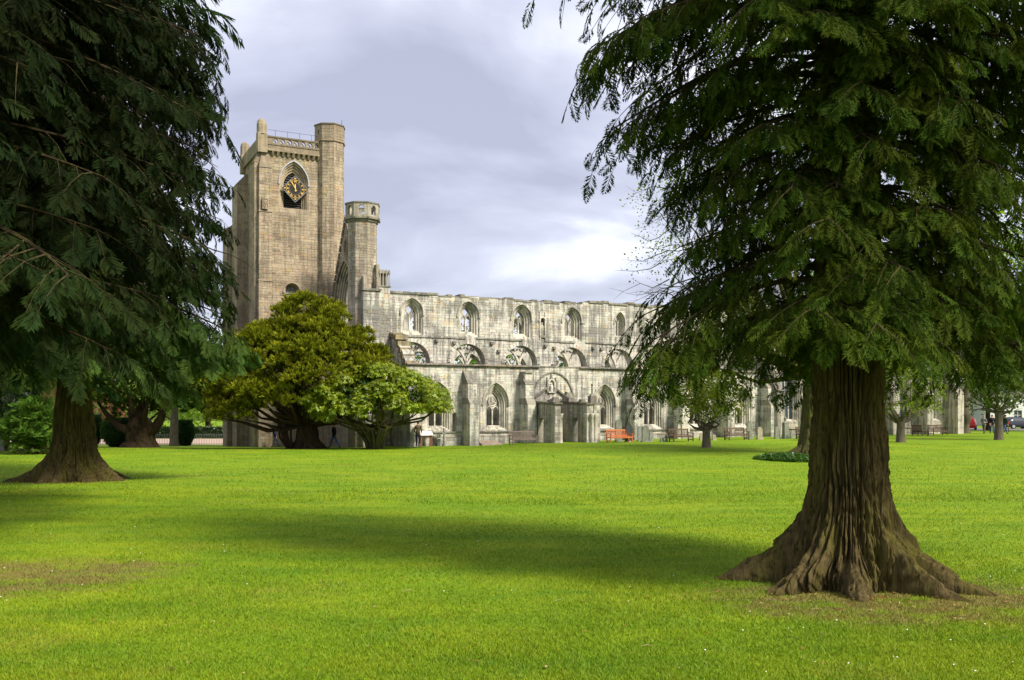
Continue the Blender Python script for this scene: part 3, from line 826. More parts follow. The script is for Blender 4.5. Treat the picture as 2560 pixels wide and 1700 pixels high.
m.build('pier', M_STP, porch); ashlar(sp_, sx(-3.95), 13.2, 13.75, 0, 2.93, [], rp, PALE_T, ln=(.25, .5)); ashlar(sp_, ex(13.75), -3.95, -3.3, 0, 2.93, [], rp, TONE_P)
m = MB(PB, (.22, .2, .17)); m.box(13.0, 13.5, -3.85, -3.4, 3.1, 3.62); m.hexa([(13.05, -3.8, 3.62), (13.45, -3.8, 3.62), (13.45, -3.45, 3.62), (13.05, -3.45, 3.62), (13.15, -3.7, 3.8), (13.35, -3.7, 3.8), (13.35, -3.55, 3.8), (13.15, -3.55, 3.8)])
m.lathe([(.07, 3.8), (.05, 4.3), (.05, 4.35), (.09, 4.42), (.09, 4.48), (.03, 4.54)], 8, None, (13.25, -3.62, 0)); m.build('finial', M_STP, porch)
for (a, d, z, w_) in ((10.15, -3.5, 3.15, .3), (10.15, -3.1, 3.14, .22), (12.85, -1.2, 3.2, .35), (12.9, -.8, 3.25, .45), (12.9, -.7, 3.65, .3), (13.0, -2.6, 3.12, .25)):
    m = MB(PB); m.hexa([(a - w_, d - w_ * .8, z), (a + w_, d - w_ * .8, z), (a + w_, d + w_ * .8, z), (a - w_, d + w_ * .8, z)] + [(a + i * w_ * rp.uniform(.4, .85), d + j * w_ * rp.uniform(.4, .8), z + w_ * rp.uniform(.8, 1.3)) for i, j in ((-1, -1), (1, -1), (1, 1), (-1, 1))], tone_of((.26, .24, .19), rp)); m.build('loose_block', M_STP, porch)
lay_stones(sp_, porch, PB, M_STP, 220)
# canopied stump of masonry standing on the buttress left of the porch
m = MB(AB, TONE_A); m.box(9.15, 9.75, -.75, .02, 3.2, 5.35); ashlar_st = []; ashlar(ashlar_st, sx(-.75), 9.15, 9.75, 3.3, 5.3, [], ra, PALE_T, ln=(.25, .4)); ashlar(ashlar_st, wx(9.15), -.75, 0, 3.3, 5.3, [], ra, TONE_A)
for q in ashlar_st: m.stone(*q)
m.box(9.1, 9.85, -.85, .02, 5.35, 5.47, (.3, .28, .22)); m.build('masonry_stump', M_STN, aisle)

# ---- stair turret and pier at the corner of the nave
TB = (-1.7, 4.7, -0.05)
stair = empty('stair_turret', bw(*TB), TH, label='slim eight-sided stair turret with pierced battlement beside the great tower', cat='turret')
rt_ = random.Random(4); TONE_S = (0.45, 0.395, 0.315); ss = []
TR = 1.12
m = MB(TB, tuple(x * .8 for x in TONE_S))
for k in range(8):
    M, hw = oface(-1.7, 4.7, TR, k)
    m.plate([(-hw, -.5), (hw, -.5), (hw, 16.7), (-hw, 16.7)], [], M, .02, .3)
    ashlar(ss, M, -hw, hw, 8.0 if k in (0, 1, 2) else 0.0, 16.65, [], rt_, TONE_S, ch=(.22, .33), ln=(.3, .6))
m.build('shaft', M_STT, stair)
cr = MB(TB, (.40, .37, .30))
for k in range(8):
    M, hw = oface(-1.7, 4.7, TR * 1.17, k)
    hq = Opening(0.02, .21, 17.0, 17.42, 17.68)
    cr.plate([(-hw, 16.72), (hw, 16.72), (hw, 17.9), (-hw, 17.9)], [hq.pts(5)], M, 0, .16)
    cr.ribbon(hq.arc(5, .04), .05, M, -.03, .02)
    cr.ribbon([(-hw, 16.78), (hw, 16.78)], .16, M, -.06, .05, (.3, .28, .22)); cr.ribbon([(-hw, 17.88), (hw, 17.88)], .1, M, -.05, .18, (.22, .2, .16))
    M2, hw2 = oface(-1.7, 4.7, TR * 1.05, k); cr.ribbon([(-hw2, 16.62), (hw2, 16.62)], .2, M2, -.04, .2, (.27, .25, .2))
    cr.tube([Vector(M(-hw, 16.65, .0)), Vector(M(-hw, 16.8, -.04))], [.04, .11], 6, (.3, .28, .22))
cr.build('pierced_parapet', M_STT, stair)
lay_stones(ss, stair, TB, M_STT, 150, lambda q: (q[2] - q[1]) * (q[4] - q[3]) * (2 if q[0](0, 0, 0)[1] < 4.6 else .2))
m = MB(TB, tuple(x * .85 for x in TONE_S)); s3 = []                   # buttress with a gabled niche, pier with shafts
m.box(-2.1, -.85, 3.22, 4.6, -.5, 11.35); ashlar(s3, sx(3.2), -2.1, -.85, 0, 11.3, [], rt_, TONE_N, ln=(.3, .7)); ashlar(s3, wx(-2.12), 3.2, 4.4, 0, 11.3, [], rt_, TONE_N)
m.box(-2.2, -.75, 3.1, 4.6, 11.35, 11.52, (.3, .28, .23))
m.box(-2.08, -1.82, 3.25, 4.5, 11.52, 12.4); m.box(-1.1, -.85, 3.25, 4.5, 11.52, 12.4); m.box(-1.82, -1.1, 4.0, 4.5, 11.52, 13.2, (.2, .18, .15))
for s in (-1, 1):
    c0 = -1.46 + s * .5
    m.hexa([(c0 - .14, 3.2, 11.5), (c0 + .14, 3.2, 11.5), (c0 + .14, 4.4, 11.5), (c0 - .14, 4.4, 11.5), (c0 - .14 - s * .12, 4.05, 13.35), (c0 + .14 - s * .12, 4.05, 13.35), (c0 + .14 - s * .12, 4.45, 13.35), (c0 - .14 - s * .12, 4.45, 13.35)], (.36, .32, .26))
m.box(-1.95, -1.0, 4.0, 4.5, 13.2, 13.4, (.3, .27, .22))
for q in s3: m.stone(*q)
m.build('niche_buttress', M_STN, stair)
m = MB(TB, tuple(x * .9 for x in TONE_N)); s3 = []
m.box(-.83, -.02, 3.32, 4.4, -.5, 11.7); ashlar(s3, sx(3.3), -.83, -.02, 0, 11.7, [], rt_, PALE_T, ln=(.3, .5)); ashlar(s3, ex(-.02), 3.3, 4.4, 11, 11.7, [], rt_, TONE_N)
m.box(-.9, .05, 3.24, 4.4, 11.7, 11.78, (.3, .28, .23)); m.box(-.6, -.25, 3.55, 4.1, 11.78, 12.9, (.17, .16, .14))
for a in (-.78, -.55, -.3, -.06):
    for d in (3.36, 3.8, 4.25): m.lathe([(.07, 11.78), (.05, 11.85), (.045, 12.6), (.08, 12.7), (.07, 12.85), (.03, 13.02)], 6, tone_of((.36, .33, .26), rt_), (a, d, 0))
m.box(-1.05, -.82, 3.4, 4.0, 11.5, 13.35, (.3, .28, .2)); m.box(-.84, 0, 3.34, 4.3, 12.72, 12.86, (.33, .3, .24))
for q in s3: m.stone(*q)
m.build('shafted_pier', M_STN, stair)

# ---- west gable of the nave
GB = (-1.5, 9.8, -0.2)
gable = empty('west_gable', bw(*GB), TH, label='steep ruined gable with a tall moulded window arch between the tower and the stair turret', cat='gable')
rg = random.Random(6)
gw = Opening(9.9, 2.7, 6.2, 10.6, 14.5); eye = Opening(9.6, .42, 15.0, 15.5, 16.2)
def top_g(d): return min(18.0 - abs(d - 9.6) * 1.62, 18.0)
jag = [(9.6 + i * .42, top_g(9.6 + i * .42) + rg.uniform(-.08, .1)) for i in range(11, -12, -1)]
m = MB(GB, tuple(x * .75 for x in TONE_S)); m.plate([(14.2, 10.4), (14.2, -1), (5.0, -1), (5.0, 10.5)][::-1] + jag, [gw.pts(), eye.pts(6)], wx(-1.5), .02, .9); m.build('wall_core', M_STT, gable)
st = []; ashlar(st, wx(-1.5), 5.4, 14.1, 0, 18, [gw, eye], rg, tuple(x * .95 for x in TONE_S), inside=lambda d, z: z < top_g(d) - .35)
lay_stones(st, gable, GB, M_STT, 60)
window(gable, GB, wx(-1.5), gw, M_STN, (.43, .38, .3), .7, .95, .8, .2, .9, .2, 5, .14, lambda q: [([(q.cx + k * .6, q.sill), (q.cx + k * .6, q.spring + .8)], .12) for k in (-1, 0, 1)] + [(circ(q.cx, q.spring + 1.6, .6), .1)])
m = MB(GB, (.33, .28, .21)); m.ribbon(eye.pts(6) + [eye.pts(6)[0]], .12, wx(-1.5), -.06, .2); m.ribbon(circ(9.6, 15.55, .22), .07, wx(-1.5), .2, .35)
m.build('eye_window', M_STT, gable)
m = MB(GB, (.24, .21, .16))
for s in (-1, 1):
    for i in range(13):
        d = 9.6 + s * (.1 + i * .34); z = top_g(d); m.hexa([(-1.62, d - .17, z - .25), (-.55, d - .17, z - .25), (-.55, d + .17, z - .25), (-1.62, d + .17, z - .25)] + [(a, d + j, z + .10 - s * j * 1.2 + rg.uniform(-.05, .05)) for a, j in ((-1.6, -.14), (-.6, -.14), (-.6, .14), (-1.6, .14))], tone_of((.27, .22, .15), rg))
m.build('raking_coping', M_STT, gable)
m = MB(GB, (.33, .24, .13)); m.lathe([(.2, 17.7), (.26, 18.0), (.14, 18.15), (.12, 18.5), (.24, 18.65), (.24, 18.8), (.1, 18.85), (.1, 18.95)], 6, None, (-1.1, 9.6, 0)); m.build('finial', M_STT, gable)
# ------------------------------------------------------------------ the bell tower
WB = (-4.2, 17.3, -0.45)
tower = empty('bell_tower', bw(*WB), TH, label='tall square tan stone bell tower with a diamond clock and corner turret', cat='tower')
rw = random.Random(17)
a0, a1, d0, d1 = -7.2, -0.9, 14.0, 21.0
H = 23.75
belf = Opening(-4.55, 1.18, 19.1, 21.2, 23.0); low = Opening(-4.7, 0.62, 10.6, 12.35, 13.0); doorw = Opening(-5.4, .55, .8, 1.7, 2.0)
m = MB(WB, tuple(x * .95 for x in TOWER_T))
m.plate([(a0, -1.2), (a1, -1.2), (a1, H), (a0, H)], [belf.pts(), low.pts(), doorw.pts(4)], sx(d0), .02, 1.1)
m.plate([(d0 + .02, -1.2), (d1, -1.2), (d1, H), (d0 + .02, H)], [], wx(a0), .02, .9)
m.box(a0 + .02, a1, d1 - .9, d1, -1.2, H); m.box(a1 - .9, a1, d0 + 1.1, d1 - .9, -1.2, H); m.box(a0 + .9, a1 - .9, d0 + 1.1, d1 - .9, H - .3, H - .1)
m.build('wall_core', M_STT, tower)
st = []
ashlar(st, sx(d0), a0, a1, -.6, H - .05, [belf, low, doorw], rw, TOWER_T, ch=(.22, .34), ln=(.35, .85), spread=.17, odd=.05)
ashlar(st, wx(a0), d0, d1, -.6, H - .05, [], rw, TOWER_T, ch=(.24, .36), ln=(.4, .9), spread=.17)
for nm, (lo, hi, fr, steps) in {'s': (-7.55, -6.45, 13.35, ((-1.2, 5.0, 0.0), (5.0, 13.0, .10), (13.0, 18.6, .2), (18.6, 22.2, .3)))}.items():
    m = MB(WB, tuple(x * .82 for x in TOWER_T))                      # south buttress, stepping back as it rises
    for z0, z1, sb in steps:
        m.box(lo + sb * .4 + .02, hi - .02, fr + sb + .02, d0 + .6, z0, z1)
        ashlar(st, sx(fr + sb), lo + sb * .4, hi, max(z0, -.6), z1 - .02, [], rw, TOWER_T, ch=(.24, .34), ln=(.3, .65), spread=.16)
        ashlar(st, wx(lo + sb * .4), fr + sb, d0 + .6, max(z0, -.6), z1 - .02, [], rw, TOWER_T, ch=(.24, .34), ln=(.3, .65), spread=.16)
        m.hexa([(lo + sb * .4 - .05, fr + sb - .05, z1 - .03), (hi + .03, fr + sb - .05, z1 - .03), (hi + .03, d0, z1 - .03), (lo + sb * .4 - .05, d0, z1 - .03), (lo + sb * .4 + .03, fr + sb + .12, z1 + .14), (hi, fr + sb + .12, z1 + .14), (hi, d0, z1 + .14), (lo + sb * .4 + .03, d0, z1 + .14)], (.27, .22, .155))
    m.box(lo + .14, hi, fr + .3, d0 + .5, 22.2, 22.6)
    m.hexa([(lo + .14, fr + .3, 22.3), (hi, fr + .3, 22.3), (hi, d0 + .3, 22.3), (lo + .14, d0 + .3, 22.3), (lo + .35, fr + .62, 23.4), (hi - .15, fr + .62, 23.4), (hi - .15, d0 + .3, 23.4), (lo + .35, d0 + .3, 23.4)], (.33, .265, .185))
    m.build('buttress', M_STT, tower)
for lo, hi, dd0, dd1, zt in ((-8.15, -7.15, 19.3, 21.4, 21.9), (-8.6, -7.15, 21.4, 23.4, 18.4), (-7.75, -7.15, 14.0, 15.2, 22.6)):
    m = MB(WB, tuple(x * .82 for x in TOWER_T)); m.box(lo + .02, hi, dd0 + .02, dd1, -1.2, zt)
    m.hexa([(lo - .05, dd0 - .03, zt), (hi, dd0 - .03, zt), (hi, dd1, zt), (lo - .05, dd1, zt), (hi - .25, dd0 + .02, zt + .9), (hi, dd0 + .02, zt + .9), (hi, dd1, zt + .9), (hi - .25, dd1, zt + .9)], (.27, .22, .155))
    m.build('buttress', M_STT, tower)
    ashlar(st, wx(lo), dd0, dd1, -.6, zt, [], rw, TOWER_T, ln=(.4, .8), spread=.16); ashlar(st, sx(dd0), lo, hi, -.6, zt, [], rw, TOWER_T, ln=(.3, .6), spread=.16)
# corner stair turret
TC = (-1.45, 14.35); TRR = 1.24; slits = {}
m = MB(WB, tuple(x * .82 for x in TOWER_T)); dk = MB(WB)
for k in range(8):
    M, hw = oface(*TC, TRR, k)
    sl = [Opening(-.02, .085, z0, z1, z1 + .02) for z0, z1 in ((21.3, 22.2), (16.6, 17.5), (13.3, 14.05))] if k == 4 else []
    m.plate([(-hw, -1.2), (hw, -1.2), (hw, 24.9), (-hw, 24.9)], [q.pts(3) for q in sl], M, .02, .35)
    ashlar(st, M, -hw, hw, -.6, 24.85, sl, rw, tuple(x * 1.06 for x in TOWER_T), ch=(.24, .36), ln=(.3, .65), spread=.16)
    M2, hw2 = oface(*TC, TRR * 1.03, k)
    m.plate([(-hw2, 25.0), (hw2, 25.0), (hw2, 26.3), (-hw2, 26.3)], [Opening(0, .07, 25.45, 25.8, 25.82).pts(3)] if k == 4 else [], M2, 0.02, .3)
    ashlar(st, M2, -hw2, hw2, 25.08, 26.22, [Opening(0, .07, 25.45, 25.8, 25.82)] if k == 4 else [], rw, tuple(x * .8 for x in TOWER_T), ch=(.25, .36), ln=(.3, .6))
    M3, hw3 = oface(*TC, TRR * 1.08, k)
    m.ribbon([(-hw3, 24.95), (hw3, 24.95)], .16, M3, -.0, .3, (.33, .26, .18)); m.ribbon([(-hw3, 26.3), (hw3, 26.3)], .09, M3, 0, .35, (.2, .17, .12))
m.build('stair_turret', M_STT, tower)
c = MB(WB); c.lathe([(1.25, 26.2), (1.2, 26.3), (.7, 26.45), (.05, 26.55)], 8, (.25, .2, .15), (TC[0], TC[1], 0)); c.build('turret_cap', M_STT, tower)
c = MB(WB); c.tube([(TC[0] + 1.1, TC[1] + .2, 26.2), (TC[0] + 1.1, TC[1] + .2, 27.1)], .02, 5); c.build('lightning_rod', M_IRON, tower)
# belfry window, louvres, clock
wb = window(tower, WB, sx(d0), belf, M_STT, (.42, .34, .24), .55, 1.1, .44, .14, .80, .12, 4, .09)
wb.children[0].data.materials[0] = M_LEAD
inn = belf.inset(.44, .14, .80, .12)
for i in range(15):
    z = inn.sill + .08 + i * .19; hw = inn.half(z + .1) - .02
    if hw > .1:
        l = MB(WB); l.hexa([(inn.cx - hw, d0 + .62, z), (inn.cx + hw, d0 + .62, z), (inn.cx + hw, d0 + .85, z + .13), (inn.cx - hw, d0 + .85, z + .13), (inn.cx - hw, d0 + .61, z + .025), (inn.cx + hw, d0 + .61, z + .025), (inn.cx + hw, d0 + .84, z + .155), (inn.cx - hw, d0 + .84, z + .155)]); l.build('louvre_slat', M_LOUVRE, wb)
l = MB(WB); l.box(inn.cx - .95, inn.cx + .95, d0 + 1.15, d0 + 1.2, 18.9, 22.7); l.build('painted_shade_panel', M_DARK, wb)  # added black panel: the belfry's inner shade put into its colour
M_CFRAME = simple_mat('clock_frame', (.16, .16, .17), .5, .1)
CX, CZ, CD = -4.48, 20.72, d0 - .16
clock = MB(WB); q = 1.08
clock.plate([(CX, CZ - q), (CX + q, CZ), (CX, CZ + q), (CX - q, CZ)], [], sx(CD), 0, .09); clock = clock.build('clock_face', M_BLACK, tower)
cf = MB(WB); P4 = [(CX, CZ - q), (CX + q, CZ), (CX, CZ + q), (CX - q, CZ), (CX, CZ - q)]
for i in range(4): cf.ribbon([P4[i], P4[i + 1]], .055, sx(CD), -.03, .12)
cf.build('clock_frame', M_CFRAME, clock)
cg = MB(WB); cg.ribbon(circ(CX, CZ, .745, 40), .014, sx(CD), -.012, .005); cg.ribbon(circ(CX, CZ, .49, 32), .008, sx(CD), -.012, .005)
for i in range(60):
    an = i * math.pi / 30; cg.ribbon([(CX + .71 * math.sin(an), CZ + .71 * math.cos(an)), (CX + .735 * math.sin(an), CZ + .735 * math.cos(an))], .02, sx(CD), -.01, .005)
cg.build('minute_ring', M_GOLD, clock)
def letters(txt, size, x, z, rot, name, mat, parent, depth=.012, bold=0.0):
    """raised lettering on a south-facing board"""
    cu = bpy.data.curves.new(name, 'FONT'); cu.body = txt; cu.size = size; cu.align_x = 'CENTER'; cu.align_y = 'CENTER'; cu.extrude = depth; cu.offset = bold; cu.resolution_u = 2
    tmp = bpy.data.objects.new('tmp', cu); COL.objects.link(tmp)
    me = bpy.data.meshes.new_from_object(tmp.evaluated_get(bpy.context.evaluated_depsgraph_get()))
    bpy.data.objects.remove(tmp); bpy.data.curves.remove(cu)
    mx = Matrix.Translation((x - WB[0], CD - .012 - WB[1], z - WB[2])) @ Matrix.Rotation(R(90), 4, 'X') @ Matrix.Rotation(rot, 4, 'Z')
    me.transform(mx); me.name = name
    return link(name, me, mat, parent)
for i, t_ in enumerate(('XII', 'I', 'II', 'III', 'IIII', 'V', 'VI', 'VII', 'VIII', 'IX', 'X', 'XI')):
    an = i * math.pi / 6; letters(t_, .18, CX + .615 * math.sin(an), CZ + .615 * math.cos(an), -an, 'numeral', M_GOLD, clock, bold=.004)
for t_, dx, dz in (('60', 0, .85), ('15', .85, 0), ('30', 0, -.85), ('45', -.85, 0)): letters(t_, .15, CX + dx, CZ + dz, 0, 'numeral', M_GOLD, clock, bold=.004)
for an, l, w_, nm in ((R(-30.5), .66, .05, 'minute_hand'), (R(-2), .42, .075, 'hour_hand')):
    hm = MB(WB); dx, dz = math.sin(an), math.cos(an); nxx, nz = dz, -dx
    hm.plate([(CX - dx * .22 - nxx * w_ * .4, CZ - dz * .22 - nz * w_ * .4), (CX - dx * .22 + nxx * w_ * .4, CZ - dz * .22 + nz * w_ * .4), (CX + dx * l * .8 + nxx * w_ * .55, CZ + dz * l * .8 + nz * w_ * .55), (CX + dx * l, CZ + dz * l), (CX + dx * l * .8 - nxx * w_ * .55, CZ + dz * l * .8 - nz * w_ * .55)], [], sx(CD), -.06 if 'min' in nm else -.045, -.03 if 'min' in nm else -.02)
    hm.build(nm, M_GOLD, clock)
wl = window(tower, WB, sx(d0), low, M_STT, (.42, .34, .24), .45, 1.1, .16, .1, .2, .05, 2, .12, lambda q: [([(q.cx, q.sill), (q.cx, q.apex)], .05)] + [([(q.cx - q.w, q.sill + k * .3), (q.cx + q.w, q.sill + k * .3)], .03) for k in range(1, 7)], None, M_GLASS)
wl.children[0].data.materials[0] = M_LEAD
window(tower, WB, sx(d0), doorw, M_STT, (.42, .34, .24), .35, 1.1, .1, .08, .1, .02, 2, 0, lambda q: [([(q.cx, q.sill), (q.cx, q.apex)], .05)], None, M_GLASS)
# corbel table and pierced parapet
z0 = 23.6
for i in range(11):
    a = -6.3 + i * .42; k_ = MB(WB, (.36, .29, .2)); k_.hexa([(a - .09, d0 - .1, z0 - .34), (a + .09, d0 - .1, z0 - .34), (a + .09, d0 + .05, z0 - .34), (a - .09, d0 + .05, z0 - .34), (a - .1, d0 - .3, z0), (a + .1, d0 - .3, z0), (a + .1, d0 + .05, z0), (a - .1, d0 + .05, z0)]); k_.build('corbel', M_STT, tower)
m = MB(WB, (.34, .28, .195))
m.box(a0 + .1, a1, d0 - .28, d0 + .15, z0, z0 + .16); m.box(a0 + .1, a1, d0 - .2, d0 + .1, z0 + .16, z0 + .5); m.box(a0 + .1, a1, d0 - .25, d0 + .1, z0 + .5, z0 + .62, (.26, .21, .15))
m.box(a0 - .2, a0 + .1, d0 - .28, d1, z0, z0 + .16); m.box(a0 - .15, a0 + .1, d0 - .1, d1, z0 + .16, z0 + 1.15)
m.box(a0 - .1, a1, d0 - .24, d0 + .14, z0 + 1.1, z0 + 1.22, (.22, .185, .13)); m.build('parapet', M_STT, tower)
hs = []
x = -6.35
while x < -2.6: hs.append(Opening(x + .28, .2, z0 + .68, z0 + .84, z0 + 1.03)); x += .56
m = MB(WB, (.33, .27, .19)); m.plate([(a0 + .1, z0 + .62), (-2.4, z0 + .62), (-2.4, z0 + 1.1), (a0 + .1, z0 + 1.1)], [q.pts(5) for q in hs], sx(d0), -.18, .05)
for q in hs: m.ribbon([(q.cx - .2, z0 + .95), (q.cx - .05, z0 + .86), (q.cx + .08, z0 + .7)], .06, sx(d0), -.15, .0)
m.build('pierced_parapet', M_STT, tower)
m = MB(WB)
for x in (-6.0, -5.0, -4.0, -3.0): m.tube([(x, d0 + .3, z0 + 1.2), (x, d0 + .3, z0 + 1.85)], .014, 5)
m.tube([(-6.6, d0 + .3, z0 + 1.83), (-2.5, d0 + .3, z0 + 1.83)], .014, 5); m.build('railing', M_IRON, tower)
for (a, d, zb) in ((a0 + .05, d0 + .05, 23.0), (a0 + .05, d1 - .2, 22.8)):
    m = MB(WB, (.34, .28, .195)); m.box(a - .38, a + .38, d - .38, d + .38, zb + .4, zb + 1.9); m.lathe([(.47, zb + 1.9), (.41, zb + 2.0), (.41, zb + 2.7), (.34, zb + 2.98), (.2, zb + 3.12), (.02, zb + 3.18)], 8, None, (a, d, 0)); m.build('pinnacle', M_STT, tower)
m = MB(WB, (.4, .33, .235)); m.box(-7.2, -6.78, 13.47, 13.62, 18.75, 19.7); m.ribbon([(-7.2, 18.8), (-6.78, 18.8), (-6.78, 19.6), (-7.2, 19.6), (-7.2, 18.8)], .07, sx(13.47), -.05, .02); m.ribbon([(-7.12, 19.45), (-7.1, 19.0), (-6.99, 18.88), (-6.88, 19.0), (-6.86, 19.45)], .05, sx(13.47), -.04, .02); m.ribbon([(-7.08, 19.4), (-6.9, 19.0)], .05, sx(13.47), -.035, .02)
m.build('carved_shield', M_STT, tower)
lay_stones(st, tower, WB, M_STT, 300, lambda q: (q[2] - q[1]) * (q[4] - q[3]) * (2.0 if q[0](0, 0, 0)[1] < 14.2 and q[3] > 9 else .3))

# ------------------------------------------------------------------ roofed choir beyond the nave
CB = (44.5, 0.0, 0.3)
choir = empty('choir', bw(*CB), TH, label='pale stone choir with tall windows, half hidden behind the right-hand trees', cat='church')
rc = random.Random(12); TONE_C = (.50, .46, .38); st = []
cw = [Opening(a, .95, 1.6, 5.6, 7.2) for a in (35.6, 40.2, 44.8, 49.4, 53.8)]
m = MB(CB, tuple(x * .82 for x in TONE_C)); m.plate([(A_END, -.5), (56.2, -.5), (56.2, 10.6), (A_END, 10.6)], [q.pts() for q in cw], sx(-.3), .02, .9); m.box(55.3, 56.2, .6, 12, -.5, 10.6); m.box(A_END, A_END + .9, .6, 12, 5, 12.0); m.build('wall_core', M_STN, choir)
ashlar(st, sx(-.3), A_END, 56.2, 0, 10.6, cw, rc, TONE_C, ch=(.24, .36), ln=(.4, .9)); lay_stones(st, choir, CB, M_STN, 120, lambda q: (q[2] - q[1]) * (q[4] - q[3]) * (2 if q[3] < 4 and q[1] < 44 else .3))
for q in cw: window(choir, CB, sx(-.3), q, M_STN, PALE_T, .4, .9, .3, .2, .4, .1, 3, .1, tr_three, None, M_GLASS)
for a in (33.3, 37.9, 42.5, 47.1, 51.6, 55.8):
    m = MB(CB, TONE_C); m.box(a - .42, a + .42, -1.7, -.29, -.5, 4.2); m.hexa([(a - .42, -1.7, 4.2), (a + .42, -1.7, 4.2), (a + .42, -.29, 4.2), (a - .42, -.29, 4.2), (a - .4, -1.1, 4.9), (a + .4, -1.1, 4.9), (a + .4, -.29, 4.9), (a - .4, -.29, 4.9)], (.32, .29, .23)); m.box(a - .4, a + .4, -1.1, -.29, 4.9, 8.6); m.hexa([(a - .4, -1.1, 8.6), (a + .4, -1.1, 8.6), (a + .4, -.29, 8.6), (a - .4, -.29, 8.6), (a - .4, -.4, 9.6), (a + .4, -.4, 9.6), (a + .4, -.29, 9.6), (a - .4, -.29, 9.6)], (.32, .29, .23))
    s3 = []; ashlar(s3, sx(-1.7), a - .42, a + .42, 0, 4.2, [], rc, TONE_C); ashlar(s3, wx(a - .42), -1.7, -.3, 0, 4.2, [], rc, TONE_C)
    for q in s3: m.stone(*q)
    m.build('buttress', M_STN, choir)
m = MB(CB, (.4, .36, .29)); m.box(A_END, 56.3, -.45, .7, 10.6, 10.8); m.box(A_END, 56.3, -.42, -.1, 10.8, 11.3); m.box(A_END, 56.25, -.42, -.29, .95, 1.1); m.build('parapet', M_STN, choir)
m = MB(CB); m.hexa([(A_END + .9, .2, 10.9), (56, .2, 10.9), (56, 5.6, 14.9), (A_END + .9, 5.6, 14.9), (A_END + .9, .2, 11.0), (56, .2, 11.0), (56, 5.6, 15.0), (A_END + .9, 5.6, 15.0)]); m.hexa([(A_END + .9, 11.2, 10.9), (56, 11.2, 10.9), (56, 5.6, 14.9), (A_END + .9, 5.6, 14.9), (A_END + .9, 11.2, 11.0), (56, 11.2, 11.0), (56, 5.6, 15.0), (A_END + .9, 5.6, 15.0)]); m.build('roof', M_SLATE, choir)
# ------------------------------------------------------------------ foliage templates: (vertices, triangles, tone per vertex)
def frond_template(nb, teeth, seed, droop=0.25, w=.026, spread=.46):
    """flat feathery conifer spray, 1 long, side shoots toothed"""
    r = random.Random(seed); V, F, T = [], [], []
    def tri(a, b, c, t):
        n = len(V); V.extend([a, b, c]); F.append((n, n + 1, n + 2)); T.extend(t)
    def bend(x, y): return (x, y, -droop * x * x - 0.35 * abs(y) ** 1.5 + r.uniform(-.03, .03))
    tri(bend(0, -.012), bend(0, .012), bend(1, 0), (.6, .6, .9))
    for i in range(nb):
        x = 0.06 + 0.90 * i / nb; L = (spread * math.sin(math.pi * min(1, (x * .9 + .18))) ** .8 + .05) * r.uniform(.75, 1.15)
        for s in (-1, 1):
            xx = x + (0.5 / nb if s > 0 else 0); an = R(r.uniform(40, 58)); dx, dy = math.cos(an), math.sin(an) * s
            b0 = (xx, 0); tip = (xx + dx * L, dy * L)
            nxv, nyv = -dy * w, dx * w; mx_, my_ = xx + dx * L * .45, dy * L * .45
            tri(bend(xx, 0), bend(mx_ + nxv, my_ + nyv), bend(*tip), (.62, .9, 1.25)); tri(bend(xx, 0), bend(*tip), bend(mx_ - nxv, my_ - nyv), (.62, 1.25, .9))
            for k in range(teeth):
                f = .25 + .6 * k / max(1, teeth - 1) if teeth > 1 else .5
                px, py = xx + dx * L * f, dy * L * f; l2 = L * .34 * (1.1 - f * .6)
                for s2 in (-1, 1):
                    a2 = math.atan2(dy, dx) + s2 * R(42); tx, ty = px + math.cos(a2) * l2, py + math.sin(a2) * l2
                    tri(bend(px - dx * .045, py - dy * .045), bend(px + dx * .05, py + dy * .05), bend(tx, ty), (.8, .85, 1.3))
    return np.array(V), np.array(F), np.array(T)
def shoot_template(n, seed, spread=0.5, w=0.09):
    """upright brush of narrow shoots, as on a yew"""
    r = random.Random(seed); V, F, T = [], [], []
    for i in range(n):
        a = r.uniform(0, 6.283); sp = spread * math.sqrt(r.random()); b = r.uniform(0, .35)
        d = Vector((1, sp * math.cos(a), sp * math.sin(a))).normalized(); p = Vector((b, .1 * math.cos(a), .1 * math.sin(a))); L = r.uniform(.5, .95)
        s = d.orthogonal().normalized() * w * r.uniform(.7, 1.2); s.rotate(Matrix.Rotation(r.uniform(0, 3.14), 3, d))
        k = len(V); m_ = p + d * L * .55
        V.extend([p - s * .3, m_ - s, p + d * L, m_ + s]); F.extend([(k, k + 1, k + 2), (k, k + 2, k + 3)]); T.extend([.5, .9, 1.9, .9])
    return np.array([tuple(v) for v in V]), np.array(F), np.array(T)
def rosette_template(n, seed, lw=0.2):
    """whorl of long leaves round a shoot tip (x axis)"""
    r = random.Random(seed); V, F, T = [], [], []
    for i in range(n):
        a = 6.283 * i / n + r.uniform(-.3, .3); el = r.uniform(-.15, .75)
        d = Vector((math.sin(el), math.cos(el) * math.cos(a), math.cos(el) * math.sin(a))); s = d.cross(Vector((1, 0, 0))).normalized() * lw
        L = r.uniform(.75, 1.1); k = len(V); dr = Vector((-.12, 0, 0))
        V.extend([d * .05, d * L * .5 - s, d * L + dr, d * L * .5 + s]); F.extend([(k, k + 1, k + 2), (k, k + 2, k + 3)]); t = r.uniform(.8, 1.15); T.extend([t * .8, t, t * 1.15, t])
    return np.array([tuple(v) for v in V]), np.array(F), np.array(T)
